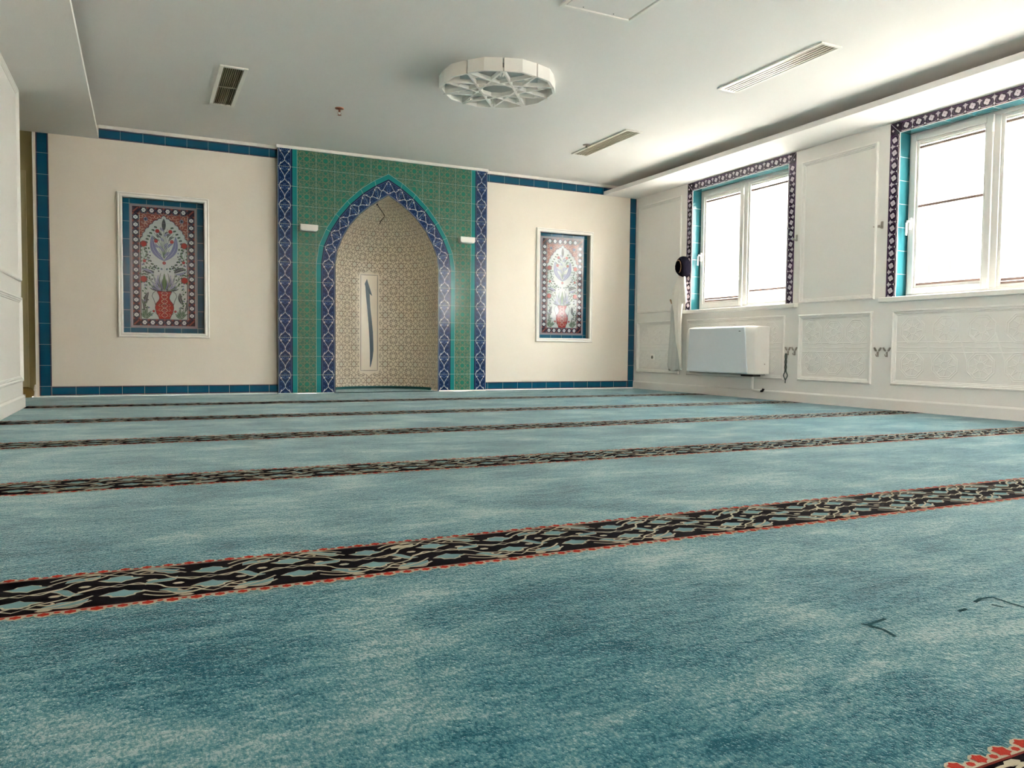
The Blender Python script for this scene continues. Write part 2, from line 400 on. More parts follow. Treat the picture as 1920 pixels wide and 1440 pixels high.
# cream boards stand slightly proud of the tile bands
g = G(); wallgrid(g, [bt[1]+.002, -1.212], [bz[1]+.002, tz[0]-.002], [AL], lambda a, b, c, d: g.box(a, b, -.010, 0, c, d, plaster))
wallgrid(g, [1.212, tr_[0]-.002], [bz[1]+.002, tz[0]-.002], [AR], lambda a, b, c, d: g.box(a, b, -.010, 0, c, d, plaster))
tag(g.build('trim_7'), kind='structure')
g = G(); g.box(-3.38, -1.2, -.012, 0, 0, .012, grout); g.box(1.2, 3.36, -.012, 0, 0, .012, trimw); tag(g.build('trim_8'), kind='structure')

# ------------------------------------------------------------------ mihrab
OUT = [(.8, 0), (.8, 1.4), (.769, 1.60), (.695, 1.775), (.590, 1.945), (.465, 2.1), (.317, 2.24), (.159, 2.351), (0, 2.437)]
INN = [(.6, 0), (.6, 1.4), (.580, 1.555), (.525, 1.69), (.445, 1.83), (.335, 1.962), (.215, 2.065), (.105, 2.142), (0, 2.206)]
def wid(z, P):
    for (x0, z0), (x1, z1) in zip(P, P[1:]):
        if z0 <= z <= z1: return x0+(x1-x0)*(z-z0)/(z1-z0)
    return 0
YF = -.08
mh = empty('mihrab', (0, YF, 0)); tag(mh, 'pointed-arch prayer niche faced in green and blue tiles in the back wall', 'prayer niche')
g = G()   # masonry block with arched opening
zs_ = [0]+[p[1] for p in INN[1:]]
for z0, z1 in zip(zs_, zs_[1:]):
    a0, a1 = wid(z0, INN)+.012, wid(z1-1e-6, INN)+.012
    if z1 >= 2.2: a1 = .012
    for s_ in (-1, 1):
        g.loft([[(s_*a0, y, z0), (s_*1.2, y, z0), (s_*1.2, y, z1), (s_*a1, y, z1)] for y in (YF, -.001)], green)
g.box(-1.2, 1.2, YF, -.001, 2.206, 2.588, green)
g.box(-1.203, -1.199, YF, 0, 0, 2.588, navyd); g.box(1.199, 1.203, YF, 0, 0, 2.588, navyd)
under(g.build('niche_surround'), mh)
inside_out = lambda u, v: abs(u) < wid(v, OUT)-.02
def star_tile(g, cu, cv, clip, lm, fm, w, h, circ=True, sub=None, small=None):
    star_lines(g, cu, cv, 1, w, h, lm, clip, sub=sub)
    if fm and (not clip or clip(cu, cv)): g.disc((cu, cv), .023, h, fm, 8)
def vertex_star(g, cu, cv, clip, lm, w, h, sub=None):
    P = [(cu+.030*cos(k*pi/8), cv+.030*sin(k*pi/8)) for k in range(16)]; P.append(P[0])
    Q = [(cu+r_*cos(k*pi/8), cv+r_*sin(k*pi/8)) for k in range(16) for r_ in [(.058, .040)[k % 2]]]; Q.append(Q[0])
    for R_ in (P, Q):
        for a, b in zip(R_, R_[1:]):
            if not clip or (clip(*a) and clip(*b)): g.line([a, b], w, h, lm)
    for k in range(8):
        t = k*pi/4+pi/8; a = (cu+.040*cos(t), cv+.040*sin(t)); b = (cu+.030*cos(t), cv+.030*sin(t))
        if not clip or (clip(*a) and clip(*b)): g.line([a, b], w, h, lm)
g = G(); kk = lambda u, v: abs(u) <= 1.0 and not inside_out(u, v) and 0 <= v < 2.59
for r in range(13):
    for c in range(10):
        cu, cv = -.9+.2*c, .1+.2*r
        if abs(cu) < wid(cv+.1, OUT)-.14: continue
        star_tile(g, cu, cv, kk, gline, greenb, .0030, .0008)
        for k in range(8):     # small bright petals
            t = k*pi/4; p = (cu+.066*cos(t), cv+.066*sin(t))
            if k % 2 == 0 and kk(*p): g.disc(p, .013, .0004, greenb, 6)
for r in range(0, 14):
    for c in range(11):
        if abs(-1+.2*c) < wid(.2*r, OUT)-.09: continue
        vertex_star(g, -1+.2*c, .2*r, kk, gline, .0030, .0008)
for c in range(11):
    u = -1+.2*c; v0 = wid_v = 0
    if abs(u) < .8: 
        v0 = 0
        for (x0, z0), (x1, z1) in zip(OUT[1:], OUT[2:]):
            if x1 <= abs(u) <= x0: v0 = z0+(z1-z0)*(x0-abs(u))/(x0-x1)
    g.rect(u-.0012, v0, u+.0012, 2.588, .0012, grout)
for r in range(1, 13):
    v = .2*r; w0 = wid(v, OUT)
    for s_ in (-1, 1):
        a, b = sorted((s_*w0, s_*1.0)); g.rect(a, v-.0012, b, v+.0012, .0012, grout)
under(g.build('green_star_tiles', mp=onB(YF)), mh)
def border_tile(g, T):     # unit tile: a across (0 blue edge .. 1 teal edge), b along 0..1
    g.T = T
    def seg(a0, a1, n=1):
        return [(a0, 0)]+[(a0, 0)]
    g.rect(0, 0, .70, 1, .003, navy); g.rect(.70, 0, .75, 1, .003, navyd); g.rect(.75, 0, 1, 1, .003, teal3)
    g.rect(.045, 0, .058, 1, .0034, mat('steel_blue_glaze', (.12, .18, .36, 1), .2)); g.rect(.665, 0, .678, 1, .0034, MATS['steel_blue_glaze'])
    bl = mat('mid_blue_glaze', (.085, .19, .42, 1), .2)
    for s_ in (-1, 1):     # arabesque curls
        for cb in (.2, .62, .86):
            for ca in (.16,):
                c = .36+s_*ca; r = .075
                g.line([(c+s_*r*(1-t*.5)*cos(t*4.5), cb+r*(1-t*.5)*sin(t*4.5)) for t in [k/8 for k in range(9)]], .016, .0034, bl)
        for ca, cb, r in ((.10, .30, .05), (.24, .38, .05), (.07, .93, .05), (.25, .08, .045), (.05, .07, .04)):
            g.line([(.36+s_*ca+s_*r*(1-t*.5)*cos(t*4.5+1), cb+r*(1-t*.5)*sin(t*4.5+1)) for t in [k/7 for k in range(8)]], .013, .0034, bl)
        g.line([(.36, .78), (.36+s_*.12, .9), (.36+s_*.2, 1.0)], .012, .0034, bl)
        g.line([(.36, .42), (.36+s_*.06, .5), (.36+s_*.05, .6)], .012, .0034, bl)
    for s_ in (-1, 1):     # white ogee lattice
        P = [(.36+s_*.29*(.5+.5*cos(pi*min(1, abs(b)/.37)))**.9, b) for b in [k*.37/8 for k in range(9)]]
        g.line(P, .020, .0038, whiteg)
        Q = [(.36+s_*(.29*(.5+.5*cos(pi*min(1, (1-b)/.63)))**1.25), b) for b in [.37+k*.63/10 for k in range(11)]]
        g.line(Q, .020, .0038, whiteg)
        g.poly([(.36+s_*.16, .16), (.36+s_*.26, .12), (.36+s_*.20, .23)], .0040, whiteg)
        g.poly([(.36+s_*.16, .84), (.36+s_*.27, .80), (.36+s_*.20, .90)], .0040, whiteg)
    g.rect(0, -.006, 1, .006, .0042, grout); g.rect(.994, 0, 1.006, 1, .0042, grout); g.rect(-.006, 0, .006, 1, .0042, grout)
    g.T = None
for s_, nm in ((-1, 'left'), (1, 'right')):
    g = G()
    for r in range(13):
        border_tile(g, lambda a, b, s_=s_, r=r: (s_*(1.2-.2*a), .2*r+(.2*b if r < 12 else .188*b)))
    under(tag(g.build('border_column', mp=onB(YF)), 'blue and teal tile column at the %s edge of the niche' % nm), mh)
g = G()
for s_ in (-1, 1):
    cells_ = [((.6, .2*r), (.8, .2*r), (.6, .2*r+.2), (.8, .2*r+.2)) for r in range(7)]
    cells_ += [(INN[k], OUT[k], INN[k+1], OUT[k+1]) for k in range(1, 8)]
    for i0, o0, i1, o1 in cells_:
        def T(a, b, i0=i0, o0=o0, i1=i1, o1=o1, s_=s_):
            x = (i0[0]*(1-a)+o0[0]*a)*(1-b)+(i1[0]*(1-a)+o1[0]*a)*b; z = (i0[1]*(1-a)+o0[1]*a)*(1-b)+(i1[1]*(1-a)+o1[1]*a)*b
            return (s_*x, z)
        border_tile(g, T)
        g.T = T; g.rect(-.045, 0, 0, 1, .003, navyd); g.T = None
under(g.build('arch_border', mp=onB(YF)), mh)
# niche lining : half-cylinder and pointed half-dome
SY = .14; RD = .6
prof_v = [0.0]
for p, q in zip(INN[1:], INN[2:]): pass
PV = [(0, .6, 0)]; acc = 1.4; PV.append((1.4, .6, 1.4))
for p, q in zip(INN[1:], INN[2:]):
    acc += hypot(q[0]-p[0], q[1]-p[1]); PV.append((acc, q[0], q[1]))
VT = acc
def vprof(v):
    v = max(0, min(v, VT))
    for (v0, w0, z0), (v1, w1, z1) in zip(PV, PV[1:]):
        if v <= v1+1e-9:
            t = (v-v0)/(v1-v0); return w0+(w1-w0)*t, z0+(z1-z0)*t
    return 0, INN[-1][1]
HP = (SY-YF)+RD*pi/2
def lining(s_, v, h):
    w, z = vprof(v); k = w/.6; a = abs(s_); sg = 1 if s_ >= 0 else -1
    if a <= RD*pi/2: th = a/RD; px, py = (RD-h)*sin(th), SY+(RD-h)*cos(th)
    else: px, py = RD-h, SY-(a-RD*pi/2)
    return (sg*px*k, YF+(py-YF)*k**.8, z-h*.3*(v > 1.4))
g = G(); NS, vv = 110, [i*.1 for i in range(15)]+[1.4+(VT-1.4)*i/40 for i in range(1, 41)]
vs = [(-HP+2*HP*i/NS, v, 0) for v in vv for i in range(NS+1)]
fs = [(j*(NS+1)+i, j*(NS+1)+i+1, (j+1)*(NS+1)+i+1, (j+1)*(NS+1)+i) for j in range(len(vv)-1) for i in range(NS)]
g.add(vs, fs, creamt)
inp = lambda u, v: abs(u) < HP-.01 and 0.003 < v < VT-.03 and not (abs(u) < .125 and .19 < v < 1.41)
for r in range(13):
    for c in range(-6, 7):
        cu, cv = .2*c, .1+.2*r
        star_tile(g, cu, cv, inp, brownl, creamd if inp(cu, cv) else None, .0042, .0030, sub=.02)
for r in range(0, 13):
    for c in range(-6, 6): vertex_star(g, .1+.2*c, .2*r, inp, brownl, .0042, .0030)
for r in range(1, 12):
    v = .2*r
    for a, b in ((-HP, -.12), (.12, HP)) if .2 < v < 1.4 else ((-HP, HP),): g.line([(a, v), (b, v)], .0012, .0034, creamd, sub=.02)
lin = g.build('niche_lining', mp=lining); under(lin, mh)
for s_ in (-1, 1):
    pass
g = G()
g.line([(-.115, .215), (.115, .215), (.115, 1.39), (-.115, 1.39)], .25, .0018, creamt, closed=False) if False else None
for k in range(8): g.rect(-.122+.0305*k, .205, -.122+.0305*(k+1), 1.40, .0040, mat('plain_cream_tile', (.92, .85, .73, 1), .3))
g.line([(-.105, .222), (.105, .222), (.105, 1.384), (-.105, 1.384)], .005, .0048, mat('black_brown_glaze', (.03, .025, .02, 1), .3), closed=True, sub=.05)
cal = g.build('inscription_panel', mp=lining); under(tag(cal, 'tall cream inscription panel with black outline'), mh)
# stroke of the letter; panel coordinates from the photo: width 193 px = .21 m, height 1022 px = 1.162 m
f = lambda x, y: ((x-297)/193*.21, .222+(1115-y)/1022*1.162)
g = G(); g.poly([f(*p) for p in [(272, 135), (333, 315), (303, 292), (312, 440), (330, 590), (342, 700), (346, 800), (348, 900), (340, 975), (325, 1040), (314, 1082), (308, 1075), (308, 1000), (307, 900), (302, 780), (292, 620), (275, 440), (262, 320), (254, 215), (246, 188)]], .0052, alifc)
al = g.build('inscription_stroke', mp=lining); al.parent = cal
g = G(); g.box(-1.212, 1.212, YF-.016, 0, 2.588, ZC-.001, trimw); under(g.build('cornice', bevel=.003), mh)
g = G(); g.box(-1.2, -.61, YF-.006, YF, .0005, .008, grout); under(g.build('bottom_strip'), mh)
g = G(); g.box(.61, 1.2, YF-.012, YF, .0005, .014, trimw); under(g.build('bottom_strip'), mh)
# hanging wire in the apex
g = G(); g.tube([(-.075, .10, 2.13), (-.07, .08, 2.10), (-.03, .05, 2.03), (-.012, .03, 1.99), (-.03, .03, 1.96), (-.06, .03, 1.92), (-.068, .03, 1.895)], .004, dark, 6)
g.tube([(-.075, .10, 2.13), (-.085, .1, 2.12), (-.08, .1, 2.11)], .008, dark, 6); g.tube([(-.03, .03, 1.95), (-.068, .02, 1.93), (-.08, .02, 1.925)], .002, dark, 5)
tag(g.build('hanging_wire'), 'loose black lamp wire hanging bent under the point of the niche arch', 'wire')

# small wall lamps on the surround
for i, (x, z, side) in enumerate(((-.888, 1.765, 'left'), (.928, 1.762, 'right'))):
    t = empty('wall_lamp', (x, YF, z)); tag(t, 'small white box wall lamp on the green tiles to the %s of the arch' % side, 'wall lamp', 'small white lamps beside the arch')
    g = G(); n = 6
    hw, hh, dp = .092, .035, .085
    sec = [(-hw, hh), (hw, hh), (hw, -.012), (hw-.008, -.028), (hw-.026, -hh), (-hw+.026, -hh), (-hw+.008, -.028), (-hw, -.012)]
    g.loft([[(a, -.001-dp*d0, b) for a, b in sec] for d0 in (0, 1)], alu); under(g.build('lamp_housing', bevel=.004, loc=None), t) if False else None
    o = g.build('lamp_housing', bevel=.004, parent=t)
    g = G(); g.loft([[(a*.84, -.0865-.004*k, b*.55-.008) for a, b in sec] for k in (0, 1)], trimw); g.build('lamp_cover', bevel=.002, parent=t)

# ------------------------------------------------------------------ tile pictures
def art(g, W_, H_):
    h0 = .002; L1, L2, L3, L4 = h0+.0005, h0+.0010, h0+.0015, h0+.002; hw = W_/2
    rope = MATS['rope_glaze']
    g.rect(-hw, 0, hw, H_, h0, rope)
    for k in (.005, .012, .019): g.line([(-hw+k, k), (hw-k, k), (hw-k, H_-k), (-hw+k, H_-k)], .0018, L1, whiteg if k == .012 else blackp, closed=True)
    b0, b1 = .022, .088
    g.rect(-hw+b0, b0, hw-b0, H_-b0, L1, blackp)
    def chain(p, q):
        Ln = hypot(q[0]-p[0], q[1]-p[1]); n = int(round(Ln/.077)); ux, uy = (q[0]-p[0])/Ln, (q[1]-p[1])/Ln; st = Ln/n
        f = lambda a, b: (p[0]+ux*a-uy*b, p[1]+uy*a+ux*b)
        for k in range(n+1):
            c = k*st; r = .021
            if k < n:
                for s_ in (-1, 1):
                    g.poly([f(c+.020, s_*.030), (f(c+st-.020, s_*.030)), f(c+st/2, s_*.012)], L2, brick)
                    g.line([f(c+.010, s_*.028), f(c+st/2, s_*.002), f(c+st-.010, s_*.028)], .003, L3, slate)
                g.line([f(c+.02, -.022), f(c+st-.02, .022)], .007, L4, blackp)
            g.poly([f(c-r, 0), f(c-.008, -.02), f(c+.008, -.02), f(c+r, 0), f(c+.008, .02), f(c-.008, .02)], L3, whiteg)
            g.disc(f(c, 0), .0095, L4, slate, 8); g.disc(f(c, 0), .005, L4+.0004, whiteg, 6)
    m_ = (b0+b1)/2
    chain((-hw+m_, m_), (hw-m_, m_)); chain((-hw+m_, H_-m_), (hw-m_, H_-m_)); chain((-hw+m_, m_), (-hw+m_, H_-m_)); chain((hw-m_, m_), (hw-m_, H_-m_))
    for a in (-hw+m_, hw-m_):
        for b in (m_, H_-m_):
            g.rect(a-.03, b-.03, a+.03, b+.03, L4+.0006, blackp); g.line([(a-.022, b-.022), (a+.022, b+.022)], .014, L4+.001, brick)
    for k in (b0, b1): g.line([(-hw+k, k), (hw-k, k), (hw-k, H_-k), (-hw+k, H_-k)], .003, L4+.0012, whiteg, closed=True)
    F = L4+.0014; fw_ = hw-b1-.002; f0, f1 = b1+.002, H_-b1-.002
    g.rect(-fw_, f0, fw_, f1, F, brick)
    # spandrel scrolls
    for s_ in (-1, 1):
        for j, (a, b) in enumerate(((.18, f1-.03), (.13, f1-.05), (.19, f1-.085), (.07, f1-.025), (.2, f1-.14), (.16, f1-.11), (.205, f1-.19), (.1, f1-.03), (.05, f1-.03), (.21, f1-.03), (.11, f1-.075), (.15, f1-.085), (.205, f1-.235), (.185, f1-.17), (.03, f1-.012))):
            g.line([(s_*(a+.022*(1-t*.6)*cos(t*5+j)), b+.022*(1-t*.6)*sin(t*5+j)) for t in [k/8 for k in range(9)]], .004, F+.0004, pinkl)
        g.disc((s_*.165, f1-.055), .020, F+.0006, slate, 8); g.disc((s_*.165, f1-.055), .012, F+.0008, leafd, 6)
    # cusped field
    sp = f1-.30; P = [(-fw_+.006, f0), (fw_-.006, f0), (fw_-.006, sp)]
    arc = [(fw_-.006, sp), (.195, sp+.075), (.175, sp+.12), (.140, sp+.165), (.105, sp+.205), (.060, sp+.243), (.022, sp+.262), (0, sp+.292)]
    cur = []
    for a, b in zip(arc, arc[1:]):
        for k in range(4):
            t = k/4; nx, ny = (b[1]-a[1]), -(b[0]-a[0]); bul = .22*sin(pi*t); cur.append((a[0]+(b[0]-a[0])*t+nx*bul, a[1]+(b[1]-a[1])*t+ny*bul))
    cur.append(arc[-1]); full = [(-fw_+.006, f0), (fw_-.006, f0)]+cur+[(-x, y) for x, y in cur[::-1][1:]]
    g.poly(full, F+.001, artbg); g.line(full, .005, F+.0013, blackp, closed=True); g.line([(x*.975, y-.004) for x, y in full], .0018, F+.0014, slate, closed=True)
    Q = F+.0016; Q2 = Q+.0004; Q3 = Q+.0008
    def leaf(p, q, w, m, bend=0, h=Q, vein=True):
        ux, uy = q[0]-p[0], q[1]-p[1]; n = 8; A = []; B = []; C = []
        for k in range(n+1):
            t = k/n; c = (p[0]+ux*t-uy*bend*sin(pi*t), p[1]+uy*t+ux*bend*sin(pi*t)); l = hypot(ux, uy); ww = w*sin(pi*min(1, t*.9+.08))**.8*(1 if 0 < k < n else .1)
            A.append((c[0]-uy/l*ww, c[1]+ux/l*ww)); B.append((c[0]+uy/l*ww, c[1]-ux/l*ww)); C.append(c)
        g.poly(A+B[::-1], h, m)
        if vein: g.line(C[1:-1], .0015, h+.0003, whiteg if m is not artbg else leafd)
    def flower(c, r, m=redg):
        g.disc(c, r*1.12, Q2, leafd, 10); g.disc(c, r, Q3, m, 10)
        for k in range(5): g.disc((c[0]+r*.5*cos(k*1.257+.3), c[1]+r*.5*sin(k*1.257+.3)), r*.16, Q3+.0004, brick, 5)
    def stem(P, w=.003, m=leafg): g.line(P, w, Q, m)
    for s_ in (-1, 1):
        # vase side sprays and bottom tufts
        stem([(s_*.06, .43), (s_*.12, .47), (s_*.19, .487)]); flower((s_*.188, .487), .030)
        for a, b in ((.15, .50), (.155, .455), (.20, .45), (.165, .53), (.125, .485), (.10, .52), (.21, .53), (.13, .44)): leaf((s_*a, b), (s_*(a+.018), b+.018), .008, leafg, vein=False)
        stem([(s_*.10, .56), (s_*.16, .59), (s_*.2, .68)]); leaf((s_*.09, .56), (s_*.205, .60), .020, leafd, .12); leaf((s_*.10, .545), (s_*.215, .585), .010, slate, -.1)
        stem([(s_*.10, .60), (s_*.17, .66), (s_*.2, .76), (s_*.185, .82)]); flower((s_*.187, .838), .028); flower((s_*.18, .668), .014)
        for k in range(10): leaf((s_*(.15+.05*(k % 2)+.006*(k % 3)), .64+.018*k), (s_*(.168+.045*(k % 2)), .655+.018*k), .009, leafg, vein=False)
        # bottom plants
        stem([(s_*.16, .095), (s_*.18, .2), (s_*.155, .33), (s_*.19, .40)]); leaf((s_*.17, .24), (s_*.145, .36), .018, leafd, .1); leaf((s_*.19, .17), (s_*.208, .29), .012, leafd, -.1)
        for a, b in ((.12, .14), (.10, .12), (.20, .15), (.18, .16), (.15, .19), (.215, .12)): leaf((s_*.16, .095), (s_*a, b+.03), .010, leafg, .1)
        for k in range(9): leaf((s_*(.15+.05*((k*7) % 5)/5), .20+.023*k), (s_*(.165+.05*((k*7) % 5)/5), .215+.023*k), .007, leafg, vein=False)
        flower((s_*.10, .17), .011); stem([(s_*.05, .12), (s_*.10, .165)])
        # fan of leaves out of the vase
        for a, b, m, w in ((.03, .56, leafg, .007), (.055, .54, slate, .008), (.085, .51, slate, .009), (.115, .47, slate, .009), (.13, .44, leafg, .008), (.10, .58, leafg, .005), (.15, .56, leafg, .005)):
            leaf((s_*.02, .375), (s_*a, b), w, m, -s_*.12)
        # heart leaves, bouquet
        leaf((0, .675), (s_*.108, .93), .026, slate, -s_*.16, h=Q2)
        for a, b in ((.05, .80), (.075, .88), (.03, .86), (.06, .98), (.035, 1.0), (.09, .95)):
            stem([(0, .70), (s_*a*.5, b-.06), (s_*a, b)]); leaf((s_*a*.5, b-.07), (s_*a*1.1, b-.03), .011, leafd if b > .9 else slate, .2)
        flower((s_*.073, .872), .017); flower((s_*.060, .972), .018)
        for k in range(14):    # leafy chain
            t = k/13; a = .03+.11*sin(pi*(t*.86+.04))+.035*(1-t); b = .60+.40*t
            for e in (0, 1): leaf((s_*(a+.012*e), b+.005*e), (s_*(a+.014+.01*e), b+.018), .0085, leafg if (k+e) % 2 else leafd, vein=False)
        for k in range(7): leaf((s_*(.02+.028*k), .585+.006*(k % 3)), (s_*(.03+.028*k), .605+.006*(k % 3)), .0085, leafg, vein=False)
    rr = random.Random(3)
    for (a0_, a1_, b0__, b1__, n_) in ((.13, .205, .50, .80, 15), (.10, .20, .37, .56, 12), (.03, .12, .57, .66, 10), (.12, .21, .12, .36, 10)):
        for q_ in range(n_):
            a = a0_+(a1_-a0_)*rr.random(); b = b0__+(b1__-b0__)*rr.random(); t_ = rr.random()*6.3
            for s_ in (-1, 1): leaf((s_*a, b), (s_*(a+.016*cos(t_)), b+.016*sin(t_)), .0075, (leafg, leafd, slate)[q_ % 3], vein=False)
    for q_ in range(9):
        t_ = q_/8; 
        for s_ in (-1, 1): leaf((s_*.01*q_*.7, .376), (s_*(.015+.022*q_*.7), .50-.012*q_), .006, (leafg, slate, leafd)[q_ % 3], -s_*.08, vein=False)
    leaf((0, .375), (0, .555), .014, mat('fresh_green_glaze', (.05, .14, .04, 1), .2), h=Q2)
    leaf((0, .98), (0, 1.10), .018, leafd, h=Q3); stem([(0, .66), (0, 1.0)], .005); flower((0, .655), .015)
    for k in range(6): leaf((0, .72+.05*k), ((-1)**k*.035, .76+.05*k), .009, slate, h=Q2)
    # vase
    half = [(.050, f0), (.056, .115), (.078, .16), (.086, .205), (.080, .245), (.056, .275), (.045, .30), (.050, .33), (.062, .352), (.066, .368), (.066, .374)]
    V = half+[(-x, y) for x, y in half[::-1]]
    g.poly(V, Q3, redg); g.line(V, .004, Q3+.0003, blackp, closed=True)
    for s_ in (-1, 1):
        g.line([(s_*.058, .365), (s_*.085, .37), (s_*.105, .35), (s_*.115, .32), (s_*.10, .29), (s_*.09, .26), (s_*.085, .235)], .005, Q3, leafd)
        for cy in (.13, .18, .225, .27, .315, .35):
            g.line([(s_*(.004+.024*sin(t)), cy-.021+.042*t/pi) for t in [k*pi/6 for k in range(7)]], .0048, Q3+.0006, pinkl)
            if .12 < cy < .27: g.line([(s_*(.038+.016*sin(t)), cy-.012+.03*t/pi) for t in [k*pi/6 for k in range(7)]], .003, Q3+.0006, pinkl)
    g.line([(-.066, .372), (.066, .372)], .006, Q3+.0008, blackp); g.line([(-.082, .235), (.082, .235)], .003, Q3+.0008, blackp)
    # joints of the 4 x 8 tiles
    for k in range(1, 4): g.rect(-hw+W_*k/4-.0008, 0, -hw+W_*k/4+.0008, H_, Q3+.0016, rope)
    for k in range(1, 7): g.rect(-hw, H_*k/7-.0008, hw, H_*k/7+.0008, Q3+.0016, rope)
for (A, lab) in ((AL, 'flower vase tile picture in a white frame on the left half of the back wall'), (AR, 'glare-washed flower vase tile picture in a white frame right of the prayer niche')):
    cx = (A[0]+A[1])/2; t = empty('tile_picture', (cx, 0, A[2])); tag(t, lab, 'tile picture', 'recessed vase pictures')
    g = G(); frame_rings(g, A[0]-.048, A[1]+.048, A[2]-.048, A[3]+.045, [(0, 0), (0, .012), (.006, .022), (.014, .024), (.02, .018), (.030, .022), (.040, .024), (.048, .018), (.048, -.005)], trimw)
    under(g.build('picture_frame', mp=onB(-.010)), t)
    W_, H_ = .622, 1.228; cz = (A[2]+A[3])/2
    g = G(); g.rect(A[0]-.004, A[2]-.004, A[1]+.004, A[3]+.004, .0, teal)
    x = cx-W_/2
    for k in range(5): g.rect(x+W_*k/4-.0012, A[2], x+W_*k/4+.0012, A[3], .0006, grout)
    for k in range(8):
        v = cz-H_/2+H_*k/7; g.rect(A[0], v-.0012, A[1], v+.0012, .0006, grout)
    # recess sides
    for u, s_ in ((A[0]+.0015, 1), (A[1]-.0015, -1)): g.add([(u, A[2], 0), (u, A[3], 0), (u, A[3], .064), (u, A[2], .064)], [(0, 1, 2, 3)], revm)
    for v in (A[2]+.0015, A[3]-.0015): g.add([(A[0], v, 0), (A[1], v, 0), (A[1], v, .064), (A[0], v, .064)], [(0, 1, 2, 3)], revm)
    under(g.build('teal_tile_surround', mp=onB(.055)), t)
    g = G(); art(g, W_, H_); under(g.build('painted_tiles', mp=lambda u, v, h, cx=cx, cz=cz: (u+cx, .0545-h, v+cz-H_/2)), t)

# ------------------------------------------------------------------ windows
def border_strip(g, L_, f):     # window border tiles: f(a along, b across from outer 0 to .1)
    g.T = f; n = max(1, int(round(L_/.1115))); st = L_/n
    g.rect(0, 0, L_, .096, .002, blackp)
    for k in range(n):
        c = st*(k+.5)
        g.rect(c-st*.5, .006, c+st*.5, .012, .0024, purple)
        ring = [(c+.043*cos(t), .048+.036*sin(t)) for t in [q*pi/6 for q in range(12)]]
        g.line(ring, .004, .0024, purple, closed=True)
        g.disc((c, .048), .037, .0028, blackp, 12, ry=.030)
        for q in range(4):
            t = q*pi/2+.3; g.disc((c+.0125*cos(t), .046+.0125*sin(t)), .0142, .0032, lilac, 7)
        g.disc((c, .046), .004, .0036, purple, 5)
        g.line([(c-.045, .082), (c-.02, .088), (c, .084), (c+.02, .088), (c+.045, .082)], .005, .0032, lilac)
        g.line([(c-.05, .0915), (c+.05, .0915)], .003, .0032, brick)
        d0 = c-st*.5
        g.poly([(d0, .008), (d0+.010, .018), (d0+.024, .024), (d0+.009, .034), (d0, .060), (d0-.009, .034), (d0-.024, .024), (d0-.010, .018)], .0030, lilac)
        g.disc((d0, .075), .009, .0030, lilac, 6)
        if k % 3 == 0: g.rect(d0-.0015, 0, d0+.0015, .096, .0040, lilac)
    g.T = None
def box_ring(g, u0, u1, v0, v1, w, d0, d1, m):     # rectangular frame of members width w between depths x=d0..d1 (u=y)
    for a, b, c, d in ((u0, u0+w, v0, v1), (u1-w, u1, v0, v1), (u0+w, u1-w, v0, v0+w), (u0+w, u1-w, v1-w, v1)): g.box(d0, d1, a, b, c, d, m)
